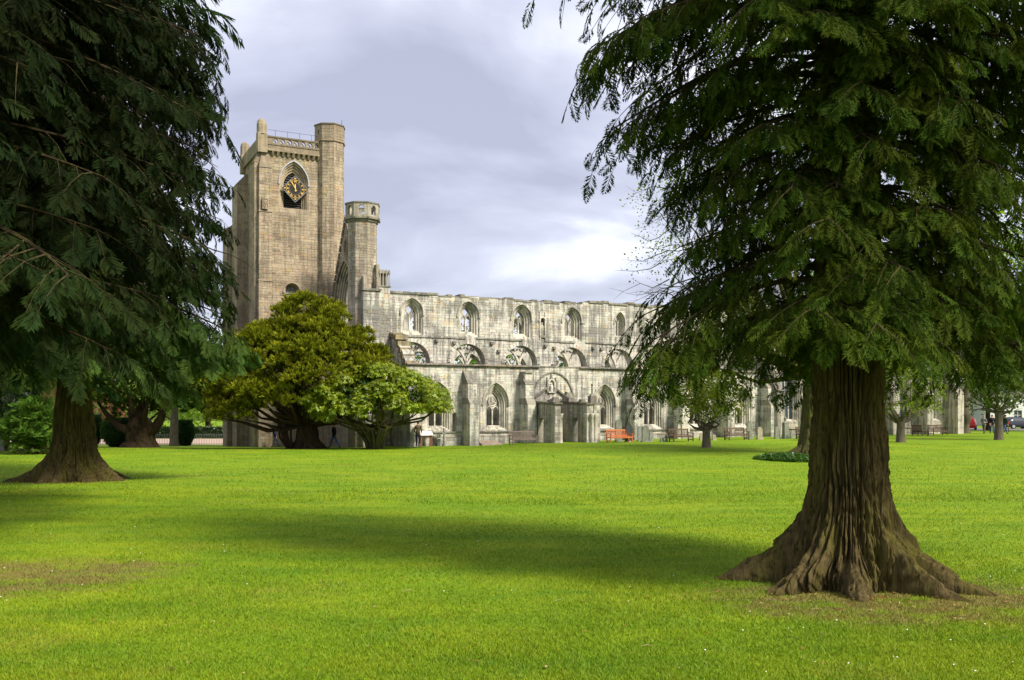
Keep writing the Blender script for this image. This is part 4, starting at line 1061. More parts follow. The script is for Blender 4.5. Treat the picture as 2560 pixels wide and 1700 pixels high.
def leaves_template(n, seed, size=0.16):
    """loose spray of single leaves along a twig"""
    r = random.Random(seed); V, F, T = [], [], []
    for i in range(n):
        p = Vector((r.random(), r.uniform(-.45, .45), r.uniform(-.3, .3))); d = Vector((r.uniform(.1, 1), r.uniform(-1, 1), r.uniform(-.9, .3))).normalized()
        s = d.orthogonal().normalized(); s.rotate(Matrix.Rotation(r.uniform(0, 6.28), 3, d)); L = size * r.uniform(.7, 1.3); s *= L * .38
        k = len(V); V.extend([p, p + d * L * .5 - s, p + d * L, p + d * L * .5 + s]); F.extend([(k, k + 1, k + 2), (k, k + 2, k + 3)]); t = r.uniform(.75, 1.25); T.extend([t] * 4)
    return np.array([tuple(v) for v in V]), np.array(F), np.array(T)
T_FROND = [frond_template(9, 1, 1, .25, .032, .44), frond_template(8, 1, 21, .5, .034, .36), frond_template(9, 1, 22, .1, .03, .52)]; T_FROND_S = [frond_template(9, 0, 2, .3, .055, .5), frond_template(8, 0, 23, .6, .055, .4), frond_template(9, 0, 24, .15, .05, .58)]; T_YEW = shoot_template(11, 3); T_ROS = rosette_template(7, 4); T_LEAF = leaves_template(9, 5); T_LEAF_F = leaves_template(7, 6, .26)

M_CEDAR = leaf_mat('cedar_leaf', .3, .04, .7)
M_CEDAR2 = leaf_mat('cedar_leaf_blue', .25, .05, .7)
M_YEW = leaf_mat('yew_leaf', .3, .06, .6)
M_RHODO = leaf_mat('rhododendron_leaf', .3, .45, .35)
M_SPRING = leaf_mat('spring_leaf', .5, .2, .5)
M_BLOSSOM = leaf_mat('blossom', .35, .1, .7, ttint=(1, 1, 1))
M_BARK = bark_mat('cedar_bark', (0.034, 0.026, 0.011), (0.155, 0.116, 0.048), .75, (.115, .105, .018))
M_BARK_D = bark_mat('yew_bark', (0.018, 0.012, 0.008), (0.075, 0.048, 0.03), .2)
M_BARK_G = bark_mat('grey_bark', (0.07, 0.06, 0.043), (0.20, 0.17, 0.13), .3)
M_BARK_M = bark_mat('mossy_bark', (0.04, 0.035, 0.015), (0.11, 0.095, 0.04), .75, (.10, .12, .02))
M_TWIG = bark_mat('twig_bark', (0.025, 0.018, 0.010), (0.075, 0.055, 0.03), .4)

def trunk(name, prof, roots, nth, mat, parent, seed, ridge=.03, freq=26, base_z=0.0, lean=(0, 0), zs=None, knots=()):
    """trunk as one surface: radius profile (z, r), root ridges (angle, reach, width, height), furrowed bark pressed into it"""
    pz = [p[0] for p in prof]; pr = [p[1] for p in prof]
    z = zs; th = np.linspace(0, 2 * np.pi, nth, endpoint=False)
    Z, TT = np.meshgrid(z, th, indexing='ij')
    rad = np.interp(Z, pz, pr)
    for (an, reach, wd, hh) in roots:
        d = np.angle(np.exp(1j * (TT - an - 0.10 * np.sin(Z * 3 + an * 5))))
        g = np.clip(1 - np.clip(Z, 0, None) / hh, 0, 1)
        rad += reach * g ** 2.6 * np.exp(-(d / (wd * (0.42 + 0.58 * (1 - g) ** .6))) ** 2) + .22 * reach * g ** 1.1 * np.exp(-(d / (wd * .9)) ** 2)
    wob = (vnoise(np.cos(TT) * 1.2 + seed, np.sin(TT) * 1.2, Z * .5) - .5) * .16 * rad
    rad = rad + wob
    wan = (vnoise(np.cos(TT) * 2 + seed, np.sin(TT) * 2, Z * 1.6) - .5) * 3.4
    u = TT / (2 * np.pi) * freq
    def ring(f, ph, zf):     # noise that closes round the trunk
        cx, sy = np.cos(TT + wan * .07 * f) * freq * ph, np.sin(TT + wan * .07 * f) * freq * ph
        return vnoise(cx + seed * 3, sy + seed, Z * zf)
    n1 = ring(1, .27, 1.0); n2 = ring(1.4, .62, 3.2)
    fur = 1 - np.abs(n1 * 2 - 1); fur2 = 1 - np.abs(n2 * 2 - 1)
    disp = -ridge * ((np.clip(fur, .66, 1) - .66) / .34) ** .8 * 1.5 - ridge * .7 * ((np.clip(fur2, .62, 1) - .62) / .38) ** .8
    disp += (vnoise(np.cos(TT) * 30 + 3, np.sin(TT) * 30, Z * 11) - .5) * ridge * .8
    far_ = sstep(1.25, 2.0, rad / np.interp(np.clip(Z, 0, 3), pz, pr)); n3 = ring(2.2, 1.0, 3.2); n4 = vnoise(rad * np.cos(TT) * 9, rad * np.sin(TT) * 9, Z * 6)
    disp += far_ * (-ridge * 1.0 * ((np.clip(1 - np.abs(n3 * 2 - 1), .6, 1) - .6) / .4) + (n4 - .5) * ridge * 1.1)
    for (ka, kz, kr, ka_) in knots:
        dd = np.sqrt((np.angle(np.exp(1j * (TT - ka))) * np.interp(kz, pz, pr)) ** 2 + (Z - kz) ** 2) / kr
        disp += ka_ * np.exp(-dd ** 2) - ka_ * 1.4 * np.exp(-(dd * 2.6) ** 2)
    rad = rad + disp * np.clip(rad / pr[0] + .3, .4, 1.3)
    X = rad * np.cos(TT) + lean[0] * Z; Y = rad * np.sin(TT) + lean[1] * Z
    V = np.stack([X, Y, Z], -1).reshape(-1, 3); nz = len(z)
    i = np.arange(nz - 1)[:, None] * nth; j = np.arange(nth)[None]; jn = (j + 1) % nth
    F = np.stack([i + j, i + jn, i + nth + jn, i + nth + j], -1).reshape(-1, 4)
    return np_mesh(name, V, F, None, mat, parent, smooth=True)

def cedar(root, prof_len, z_lo, z_hi, nb, fr_t, fsize, fcount, seed, col, mat, trunk_r, dens=lambda z, az: 1.0, droop=.45, rise=.12, side_n=3.0, bare=0.0, low=None, bias=1.0):
    """branches swung out from the trunk, drooping, hung with sprays; all in the tree's own frame"""
    r = random.Random(seed); limbs = MB(); P, D, N, S, C = [], [], [], [], []
    for i in range(nb):
        f = ((i + r.random() * .8) / nb) ** bias; z0 = z_lo + (z_hi - z_lo) * f; az = i * 2.39996 + r.uniform(-.35, .35)
        L = prof_len(z0, az) * r.uniform(.78, 1.08)
        if L < .4: continue
        dr = droop * r.uniform(.7, 1.3); rs_ = rise * r.uniform(.4, 1.6); cur = r.uniform(-.35, .35)
        def pt(s):
            a = az + cur * s; rr = trunk_r(z0) * .6 + L * s
            return Vector((math.cos(a) * rr, math.sin(a) * rr, z0 + L * (rs_ * s - dr * s * s + .16 * dr * s ** 4)))
        pts = [pt(k / 7) for k in range(8)]
        rb = .018 + .013 * L
        limbs.tube(pts, [rb * (1 - .88 * k / 7) for k in range(8)], 5, None, False)
        nside = max(3, int(L * side_n * dens(z0, az)))
        for j in range(nside):
            s0_ = .34 if math.sin(az) > -.4 else .14; s = s0_ + (1 - s0_) * (j + r.random() * .7) / nside; p = pt(s); t = (pt(min(1, s + .05)) - pt(max(0, s - .05))).normalized()
            sd = -1 if j % 2 else 1; h = Vector((-t.y, t.x, 0)); h = h.normalized() if h.length > 1e-6 else Vector((1, 0, 0))
            l2 = (.16 + .24 * (1 - s)) * L * r.uniform(.7, 1.2) + .22
            dv = (t * r.uniform(.5, .9) + h * sd * r.uniform(.55, 1.0) + Vector((0, 0, r.uniform(-.35, .08)))).normalized()
            sp = [p + dv * l2 * q - Vector((0, 0, .38 * l2 * q * q)) for q in (0, .4, .75, 1)]
            limbs.tube(sp, [.012 * (1 + l2 * .4), .009, .006, .003], 3, None, False)
            nf = max(2, int(l2 * fcount * dens(z0, az)))
            if r.random() < bare: continue
            for k in range(nf + 1):
                q = (k + r.random() * .5) / (nf + .5); q = min(q, 1)
                b = p + dv * l2 * q - Vector((0, 0, .38 * l2 * q * q))
                s2 = -1 if k % 2 else 1; hh = Vector((-dv.y, dv.x, 0))
                fd = dv * r.uniform(.35, .9) + hh * s2 * r.uniform(.1, .75) + Vector((0, 0, r.uniform(-1.05, -.15)))
                if k == nf: fd = dv + Vector((0, 0, r.uniform(-.8, -.2)))
                up = Vector((r.uniform(-.5, .5), r.uniform(-.5, .5), 1.0)) + t * r.uniform(0, .9)
                P.append(b); D.append(fd); N.append(up); S.append(fsize * r.uniform(.65, 1.2) * (.8 + .25 * min(L, 3) / 3))
                g = r.uniform(.7, 1.3) * (1 if low is None else 1 + low[0] * max(0, min(1, (low[1] - b.z) / 3.0))); w = r.random(); C.append((col[0] * g * (1 + .4 * w), col[1] * g, col[2] * g * (1 + .2 * (1 - w))))  # low: sprays coloured brighter towards the ground
    lo = limbs.build('branches', M_TWIG, root)
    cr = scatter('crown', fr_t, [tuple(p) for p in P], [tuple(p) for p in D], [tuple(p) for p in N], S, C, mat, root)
    return len(P)

ZT = lambda h, n, p=1.8: np.concatenate([[-.25], (np.linspace(0, 1, n) ** p) * h])
def ang(dx, dy): return math.atan2(dy, dx)

# ---- great cedar on the right
rb_ = Vector((4.86, 13.75, 0.0))
cedar_r = empty('cedar_tree', rb_, label='nearest great cedar on the right with a flared furrowed trunk and drooping sprays', cat='tree', group='great cedars on the lawn')
prof_r = [(-.3, .66), (0, .66), (.35, .64), (.7, .61), (1.1, .57), (1.6, .53), (2.3, .495), (3.2, .47), (5, .43), (9, .34), (13, .2), (16, .08), (18, .02)]
trunk('trunk', prof_r, [(ang(-1.6, .55), 1.1, .26, 1.4), (ang(-.95, -.6), .85, .36, 1.25), (ang(-.12, -1), .62, .5, 1.05), (ang(.68, -.95), .92, .24, 1.25), (ang(1.5, -.6), 1.0, .2, 1.4), (ang(1.2, .6), 1.0, .4, 1.3), (ang(.1, 1), .9, .4, 1.2)],
      600, M_BARK, cedar_r, 2.0, .062, 46, zs=np.concatenate([ZT(8.4, 165, 1.5), np.linspace(8.8, 18, 12)]), knots=[(ang(-.42, -1), 2.35, .10, .05), (ang(.05, -1), 1.02, .11, .06), (ang(-.1, -1), 1.7, .06, .03), (ang(.45, -1), 1.55, .05, .025)])
def len_r(z, az):
    l = np.interp(z, [3.2, 3.8, 4.6, 5.6, 6.6, 7.6, 9, 12, 16, 24, 33], [2.5, 2.95, 3.0, 2.4, 2.5, 3.1, 3.75, 4.0, 4.0, 2.8, .4])
    l *= 1 - .42 * max(0, -math.sin(az)) ** .7                     # shorter towards the camera
    return float(l)
n_ = cedar(cedar_r, len_r, 3.6, 11.5, 178, T_FROND, .375, 7.8, 7, (.042, .080, .008), M_CEDAR, lambda z: .45, lambda z, a: (1.0 if z < 9.0 else .6) * (.65 if math.sin(a) > .3 else 1.3 if math.sin(a) < -.4 else 1), .42, .12, 4.7, 0.03, (.45, 5.0), 1.0)
# upper crown, above the picture, thinner
def upper_crown(root, z_lo, z_hi, ln, nb, seed, col, mat, fs=1.0):
    r = random.Random(seed); P, D, N, S, C = [], [], [], [], []
    for i in range(nb):
        z0 = z_lo + (z_hi - z_lo) * i / nb; az = i * 2.39996; L = ln(z0)
        for k in range(max(2, int(L * 2.2))):
            s = .25 + .75 * r.random(); a = az + r.uniform(-.25, .25)
            P.append((math.cos(a) * L * s, math.sin(a) * L * s, z0 - .4 * L * s * s + r.uniform(-.3, .3))); D.append((math.cos(a + r.uniform(-.9, .9)), math.sin(a), r.uniform(-.8, -.1))); N.append((r.uniform(-.3, .3), r.uniform(-.3, .3), 1)); S.append(fs * r.uniform(.7, 1.2)); g = r.uniform(.75, 1.25); C.append((col[0] * g, col[1] * g, col[2] * g))
    return scatter('upper_crown', T_FROND_S, P, D, N, S, C, mat, root)
upper_crown(cedar_r, 11.2, 17.5, lambda z: 3.2 * (18 - z) / 6.5, 26, 5, (.044, .080, .010), M_CEDAR, 1.0)

# ---- cedar on the left, further off
lb = Vector((-15.55, 33.8, 0.0)); lb.z = tz(lb.x, lb.y)
cedar_l = empty('cedar_tree', lb, label='left-hand great cedar with flared trunk beside the bare patch at the frame edge', cat='tree', group='great cedars on the lawn')
trunk('trunk', [(-.3, .95), (0, .93), (.5, .86), (1.0, .79), (1.6, .73), (2.4, .66), (3.3, .54), (5, .5), (10, .4), (18, .26), (28, .08), (31, .02)],
      [(ang(-1.6, -.35), 1.35, .3, 1.3), (ang(-.6, -1), .6, .3, 1.0), (ang(.05, -1), .5, .28, .9), (ang(.75, -1), .6, .3, 1.0), (ang(1.6, -.3), 1.05, .3, 1.5), (ang(1, 1), 1.0, .4, 1.2), (ang(-1, 1), 1.0, .4, 1.2)], 320, M_BARK, cedar_l, 5.0, .062, 38, zs=np.concatenate([ZT(6.5, 130, 1.4), np.linspace(7.2, 31, 20)]))
def len_l(z, az):
    l = np.interp(z, [3.6, 4.6, 6, 8, 10, 12, 14, 18, 24, 31], [3.4, 4.8, 5.6, 5.1, 4.5, 4.4, 4.6, 4.6, 3.4, .4])
    return float(l) * (.8 if math.cos(az) < -.2 else 1.0)
n2_ = cedar(cedar_l, len_l, 4.6, 17.5, 165, T_FROND_S, .56, 5.4, 9, (.012, .026, .005), M_CEDAR, lambda z: .5, lambda z, a: 1.0 if math.sin(a) < .5 else .35, .36, .12, 2.9, 0, (3.2, 7.0))  # shade put into the dark tint; lower sprays painted brighter as if lit
upper_crown(cedar_l, 18, 31, lambda z: 5.4 * (31.5 - z) / 13.5, 120, 6, (.020, .042, .010), M_CEDAR, 1.2)

# ---- nearer conifer whose trunk stands outside the left edge
nb_ = Vector((-13.6, 19.5, 0.0))
cedar_n = empty('conifer_tree', nb_, label='dark blue-green conifer reaching in from the left edge, bare mossy boughs showing', cat='tree')
trunk('trunk', [(-.3, .9), (0, .85), (1, .7), (3, .55), (8, .45), (18, .25), (27, .05)], [(k * 1.05, .7, .35, 1.0) for k in range(6)], 120, M_BARK, cedar_n, 7.0, .05, 26, zs=np.concatenate([ZT(5, 40), np.linspace(5.5, 27, 16)]))
def len_n(z, az):
    l = np.interp(z, [4.4, 5.5, 7, 9, 11, 13, 17, 27], [4.6, 6.3, 6.9, 6.3, 6.2, 6.4, 5.6, .6])
    return float(l) * (1.0 if math.cos(az) > .1 else .55)
n3_ = cedar(cedar_n, len_n, 5.0, 15.5, 140, T_FROND_S, .44, 5.2, 13, (.0105, .022, .005), M_CEDAR2, lambda z: .5, lambda z, a: 1.0 if math.cos(a) > 0 else .3, .30, .08, 2.9, .14, (1.2, 6.5))  # dark tint stands in for shade, painted lighter on the low sprays
upper_crown(cedar_n, 15, 27, lambda z: 5.5 * (27.5 - z) / 12.5, 100, 8, (.018, .037, .012), M_CEDAR2, 1.2)

# ------------------------------------------------------------------ clumped crowns
def clumps(root, centres, per, T, size, col, mat, seed, up=.5, flat=.6, name='crown', varc=.25, origin=None, warm=.0):
    """foliage gathered in clumps: centres (x,y,z,r); sprays point outwards and up"""
    r = np.random.RandomState(seed); P, D, N, S, C = [], [], [], [], []
    for (x, y, z, rad) in centres:
        n = int(per * rad * rad) + 3; v = r.normal(size=(n, 3)); v /= np.linalg.norm(v, axis=1, keepdims=True)
        v[:, 2] = np.where(v[:, 2] < -.3, -v[:, 2], v[:, 2]); rr = rad * (.55 + .5 * r.rand(n))[:, None]
        P.append(np.array([x, y, z]) + v * rr * [1, 1, flat]); d = v + [0, 0, up] + r.normal(size=(n, 3)) * .35; D.append(d); N.append(r.normal(size=(n, 3)) * .6 + [0, 0, 1])
        S.append(size * r.uniform(.65, 1.25, n)); tone = r.uniform(.85, 1.15); g = tone * r.uniform(1 - varc, 1 + varc, n)[:, None]; h = r.rand(n)[:, None] * warm
        C.append(np.array(col) * g * np.concatenate([1 + h, 1 + 0 * h, 1 - h * .5], 1))
    return scatter(name, T, np.concatenate(P), np.concatenate(D), np.concatenate(N), np.concatenate(S), np.concatenate(C), mat, root)
def dome_centres(n, rx, ry, z0, z1, seed, rad=(.7, 1.1), wide=.35, fill=.25, shape=1.0, xr=None):
    """points over a dome-like crown, widest at height fraction 'wide'"""
    r = random.Random(seed); out = []
    for i in range(n):
        f = r.random() ** .85; z = z0 + (z1 - z0) * f
        w = math.sqrt(max(0, 1 - ((f - wide) / (1 - wide)) ** 2)) ** shape if f > wide else .78 + .22 * math.sin(f / wide * 1.57)
        a = i * 2.39996 + r.uniform(-.4, .4); k = w * (1 - fill * r.random() ** 2) * r.uniform(.88, 1.08)
        out.append((math.cos(a) * rx * k, math.sin(a) * ry * k, z, r.uniform(*rad)))
    return out
def limbs_to(root, targets, base, mat, r0, seed, name='limbs', split=.35, n=6):
    m = MB(); r = random.Random(seed)
    for (x, y, z, *_), q in targets:
        b = Vector(base); t = Vector((x, y, z)); mid = b.lerp(t, .45) + Vector((r.uniform(-.3, .3), r.uniform(-.3, .3), -.12 * (t - b).length + r.uniform(-.1, .2)))
        pts = [b, b.lerp(mid, .5) + Vector((r.uniform(-.1, .1), r.uniform(-.1, .1), 0)), mid, mid.lerp(t, .5) + Vector((r.uniform(-.15, .15), r.uniform(-.15, .15), .1)), t]
        m.tube(pts, [r0 * q, r0 * q * .8, r0 * q * .55, r0 * q * .35, r0 * q * .12], n, None, False)
    return m.build(name, mat, root, True)

# ---- golden yew in front of the tower
yb = at_depth(768, 65.5); yew = empty('yew_tree', yb, label='large golden-green yew with a thick dark trunk below the clock tower', cat='tree')
cy = dome_centres(270, 6.4, 4.6, 2.7, 8.7, 3, (.35, 1.0), .22, .3, 1.15) + dome_centres(60, 3.6, 2.8, 6.8, 10.3, 5, (.35, .75), .05, .35, 1.5)
cy = [c for c in cy if not (c[0] > 4.9 and c[1] > 1)]
rr_ = random.Random(9)
cy += [(-5.6 + rr_.uniform(-.5, .5), -.5, 3.2 + rr_.uniform(-.4, .8), .8) for _ in range(8)] + [(4.9 + rr_.uniform(-.8, .6), .1, 5.6 + rr_.uniform(-.8, .9), .75) for _ in range(9)]
cy += [(x * q, y * q, z + .1, r_ * .55) for (x, y, z, r_), q in zip(cy[::3], [rr_.uniform(1.0, 1.15) for _ in cy[::3]]) if x < 4.5]
cy += [(rr_.uniform(-6.2, -3.4), rr_.uniform(-2.6, .3), rr_.uniform(1.9, 3.0), rr_.uniform(.35, .7)) for _ in range(26)]
clumps(yew, cy, 62, T_YEW, .37, (.132, .156, .010), M_YEW, 3, .75, .75, varc=.45, warm=.14)
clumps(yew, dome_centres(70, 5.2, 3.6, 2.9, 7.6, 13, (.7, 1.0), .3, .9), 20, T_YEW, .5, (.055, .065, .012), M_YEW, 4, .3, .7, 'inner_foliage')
trunk('trunk', [(-.2, 1.0), (0, .95), (.6, .78), (1.4, .72), (2.2, .8), (3.4, .45), (6, .2), (7.5, .03)], [(k * .8 + .3, .55, .3, .9) for k in range(8)], 110, M_BARK_D, yew, 9.0, .07, 14, zs=ZT(7.5, 70, 1.3))
limbs_to(yew, [(c, .8 + .6 * rr_.random()) for c in rr_.sample(cy, 34)], (0, 0, 1.7), M_BARK_D, .17, 5)
limbs_to(yew, [((-4.3, -.4, 3.3), 1.3), ((4.2, -.6, 3.3), 1.3), ((-2.8, -2.0, 3.2), 1.1), ((2.6, -2.2, 3.4), 1.0)], (0, 0, 1.6), M_BARK_D, .2, 7)
m = MB()                                                              # layered suckers left of the trunk
for k in range(7):
    x = -1.0 - .13 * k; m.tube([(-.9 - .04 * k, -.4, -.1), (x - .1 * math.sin(k), -.5, .8), (x - .25 * rr_.random(), -.4, 1.5), (x - .4 * rr_.random() - .1, -.3, 2.6)], [.1, .085, .07, .03], 6)
m.build('side_stems', M_BARK_D, yew, True)

# ---- bright rhododendron beside it
hb = at_depth(936, 63.2); rho = empty('rhododendron', hb, label='rounded bright green rhododendron with many bare twisted stems beside the standing visitor', cat='shrub')
ch = dome_centres(240, 4.75, 2.9, 2.1, 5.3, 7, (.55, .85), .25, .25, .9)
ch = [(x + .25 * (1 - abs(z - 3) / 3), y, max(z - .06 * abs(x), 2.5 if x > 1.6 else 1.9), r * (.75 if (i * 7) % 3 == 0 else 1)) for i, (x, y, z, r) in enumerate(ch)]
clumps(rho, ch, 130, T_ROS, .14, (.19, .29, .018), M_RHODO, 5, .6, .72, warm=.35)
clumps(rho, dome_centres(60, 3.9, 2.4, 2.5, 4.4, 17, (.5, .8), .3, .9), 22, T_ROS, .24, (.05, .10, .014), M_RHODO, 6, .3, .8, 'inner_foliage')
m = MB(); rr_ = random.Random(15)
for k in range(24):
    a = k * 2.4; rr0 = .12 + .3 * rr_.random(); t = ch[(k * 7) % len(ch)]; sx_ = math.cos(a); sy_ = math.sin(a)
    p = [Vector((sx_ * rr0, sy_ * rr0 * .7, -.1)), Vector((sx_ * (rr0 + .25), sy_ * (rr0 + .2), .55)), Vector((sx_ * (rr0 + .8) + rr_.uniform(-.2, .2), sy_ * (rr0 + .5), 1.15 + .3 * rr_.random())), Vector((t[0] * .72 + rr_.uniform(-.25, .25), t[1] * .7, 1.8 + .35 * rr_.random())), Vector((t[0], t[1], t[2]))]
    q = .075 + .055 * rr_.random(); m.tube(p, [q * 1.35, q, q * .85, q * .6, q * .2], 6, None, False)
m.build('stems', M_BARK_M, rho, True)

# ---- dark spreading yew behind the left cedar
db = at_depth(352, 74.0); dy_ = empty('dark_yew', db, label='dark yew with forked massive trunk standing by the clipped bushes', cat='tree')
trunk('trunk', [(-.3, 1.45), (0, 1.3), (.5, 1.12), (1.2, 1.05), (1.8, 1.0), (2.4, .5), (3.5, .2)], [(k * .9, .35, .4, .8) for k in range(7)], 90, M_BARK_D, dy_, 4.0, .08, 12, zs=ZT(3.5, 40, 1.2))
limbs_to(dy_, [((-3.4, 0, 3.6), 1.4), ((2.6, -.5, 3.9), 1.6), ((1.1, -1.5, 4.2), 1.1), ((-1.5, 1, 4.5), 1.2)], (0, 0, .9), M_BARK_D, .42, 3)
clumps(dy_, dome_centres(120, 5.6, 4.4, 2.7, 9.0, 23, (.8, 1.2), .25, .35), 22, T_YEW, .74, (.070, .105, .018), M_YEW, 8, .15, .8)

# ---- clipped yews
def clipped(px, Y, w, h, lab, seed):
    b = at_depth(px, Y); o = empty('clipped_bush', b, label=lab, cat='bush', group='clipped dark yews')
    m = MB(); n = 20; prof = [(.35, .0), (.62, .10), (.9, .3), (1.0, .5), (.93, .75), (.72, .93), (.35, 1.0)]
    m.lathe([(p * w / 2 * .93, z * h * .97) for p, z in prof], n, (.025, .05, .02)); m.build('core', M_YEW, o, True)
    r = np.random.RandomState(seed); k = 1300; f = r.rand(k); a = r.rand(k) * 6.283; rad = np.interp(f, [z for p, z in prof], [p for p, z in prof]) * w / 2; top = r.rand(k) < .12; rad = np.where(top, rad * np.sqrt(r.rand(k)), rad); f = np.where(top, .99, f)
    P = np.stack([rad * np.cos(a), rad * np.sin(a), f * h], 1); D = np.stack([np.cos(a), np.sin(a), np.full(k, .6)], 1) + r.normal(size=(k, 3)) * .4
    scatter('crown', T_YEW, P, D, np.tile([0, 0, 1.0], (k, 1)) + r.normal(size=(k, 3)) * .3, r.uniform(.14, .26, k), np.array((.045, .095, .028)) * r.uniform(.6, 1.4, (k, 1)), M_YEW, o)
    t = MB(); t.tube([(0, 0, -.2), (0, 0, .4)], [.2, .18], 8); t.build('trunk', M_BARK_D, o)
clipped(297, 78.5, 2.5, 2.3, 'wide dark clipped yew just left of the forked dark trunk', 1)
clipped(224, 80.0, 1.9, 2.6, 'dark clipped yew half hidden behind the left cedar trunk', 2)
clipped(462, 88.0, 1.45, 2.3, 'small dark clipped yew right of the pale straight trunk', 3)
pb = at_depth(435, 86.0); pt_ = empty('pale_tree', pb, label='pale straight tree trunk between the dark yew and the small clipped bush', cat='tree')
m = MB(); m.tube([(0, 0, -.3), (0, 0, .15), (0, 0, .6), (.03, 0, 3), (.1, 0, 7), (0, 0, 12)], [.52, .43, .37, .34, .26, .06], 14); m.build('trunk', M_BARK_G, pt_, True)
clumps(pt_, [(x, y, z + 4.2, r) for x, y, z, r in dome_centres(50, 3.5, 3.0, 0, 8, 31, (.9, 1.4))], 12, T_LEAF, .9, (.10, .15, .02), M_SPRING, 9, .2, .8)
# ---- second big trunk behind the left cedar
b2 = gp(122, 1127); c2 = empty('cedar_tree', b2, label='cedar behind the left one, only its root flare and crown showing', cat='tree', group='great cedars on the lawn')
trunk('trunk', [(-.3, 1.0), (0, .95), (1, .75), (3, .6), (8, .45), (16, .1)], [(k * 1.0, .9, .35, 1.2) for k in range(6)], 110, M_BARK, c2, 8.0, .06, 24, zs=np.concatenate([ZT(5, 50), np.linspace(5.5, 16, 8)]))
clumps(c2, dome_centres(80, 5.2, 4.5, 3.6, 15, 41, (1.1, 1.6), .2, .4), 9, T_FROND_S, 1.0, (.03, .066, .02), M_CEDAR, 10, -.5, .8)
# ---- shrubs at the far left edge
for k, (px, Y, w, h, col, lab) in enumerate(((92, 56, 1.7, 2.6, (.075, .15, .02), 'bright green feathery shrub beside the left cedar trunk'), (20, 60, 2.6, 4.2, (.03, .06, .018), 'dark laurel bush at the far left edge behind the stone post'), (150, 66, 2.4, 5.0, (.035, .07, .02), 'tall dark green shrub behind the left cedar trunk'))):
    b = at_depth(px, Y); o = empty('shrub', b, label=lab, cat='shrub')
    clumps(o, dome_centres(60, w, w * .8, .25, h, 50 + k, (.45, .75), .3, .5), 44, T_FROND_S if k == 0 else T_ROS, .5 if k == 0 else .26, col, M_CEDAR if k == 0 else M_RHODO, 20 + k, .1, .8)
    m = MB(); m.tube([(0, 0, -.1), (.05, 0, h * .4), (0, 0, h * .8)], [.1, .07, .03], 6)
    for s in (-1, 1): m.tube([(0, 0, .1), (s * w * .3, .1, h * .35), (s * w * .5, -.1, h * .6)], [.07, .05, .02], 5)
    m.build('stems', M_BARK_D, o)

# ---- big spring-leaved tree behind the right cedar, mossy leaning trunk, ivy mat at its foot
sb = gp(2030, 1136); spring = empty('lime_tree', sb, label='mossy leaning trunk with fresh yellow-green leaves just behind the right cedar', cat='tree')
trunk('trunk', [(-.3, 1.25), (0, 1.12), (.6, .85), (1.5, .72), (3, .66), (6, .56), (10, .45), (16, .28), (20, .05)], [(ang(-1, -.4), .7, .4, 1.0), (ang(.3, -1), .4, .4, .8), (ang(1, .3), .6, .4, 1.0), (ang(-.3, 1), .5, .5, .9)], 110, M_BARK_M, spring, 6.0, .06, 16, lean=(.05, 0), zs=np.concatenate([ZT(6, 60, 1.2), np.linspace(6.6, 20, 18)]))
cs = dome_centres(120, 9.6, 8.0, 4.6, 21, 61, (.9, 1.6), .35, .55)
rq = random.Random(88); cs += [(rq.uniform(-8.2, 1.5), rq.uniform(-5, 3), rq.uniform(3.6, 8.0), rq.uniform(.6, 1.1)) for _ in range(42)] + [(rq.uniform(1, 8), rq.uniform(-4, 3), rq.uniform(4.2, 9.0), rq.uniform(.6, 1.1)) for _ in range(40)]
limbs_to(spring, [(c, .6 + .7 * ((i * 37) % 10) / 10) for i, c in enumerate(cs[:60])], (.3, 0, 4.6), M_BARK_M, .24, 8)
clumps(spring, cs, 12, T_LEAF, .8, (.15, .20, .014), M_SPRING, 12, -.1, .8)
m = MB(); r_ = random.Random(77)                                       # bare twigs poking past the crown
for k in range(26):
    a = r_.uniform(2.5, 3.8); r0 = r_.uniform(6.5, 9); z = r_.uniform(8, 15); p = Vector((math.cos(a) * r0, math.sin(a) * r0 * .8, z)); pts = [p]
    for q in range(4): pts.append(pts[-1] + Vector((r_.uniform(-1.0, -.4), r_.uniform(-.3, .3), r_.uniform(-.5, .3))))
    m.tube(pts, [.045, .03, .02, .013, .005], 4, None, False)
    for q in range(3):
        b = pts[1 + q]; m.tube([b, b + Vector((r_.uniform(-.7, -.1), r_.uniform(-.4, .4), r_.uniform(-.6, .5)))], [.013, .003], 3, None, False)
tag(m.build('twigs', M_TWIG, spring), kind='stuff')
ivy = empty('ground_cover', gp(1968, 1150), label='low dark leafy mat growing round the mossy trunk', cat='ground cover')
tag(ivy, kind='stuff')
r = np.random.RandomState(9); n = 1500; a = r.rand(n) * 6.283; q = np.sqrt(r.rand(n)); P = np.stack([q * np.cos(a) * 1.7, q * np.sin(a) * 2.0, .05 + .32 * (1 - q ** 2) * r.rand(n)], 1)
scatter('leaves', T_ROS, P, np.stack([r.normal(size=n) * .5, r.normal(size=n) * .5, np.ones(n)], 1), r.normal(size=(n, 3)), r.uniform(.1, .2, n), np.array((.05, .12, .016)) * r.uniform(.6, 1.4, (n, 1)), M_RHODO, ivy)

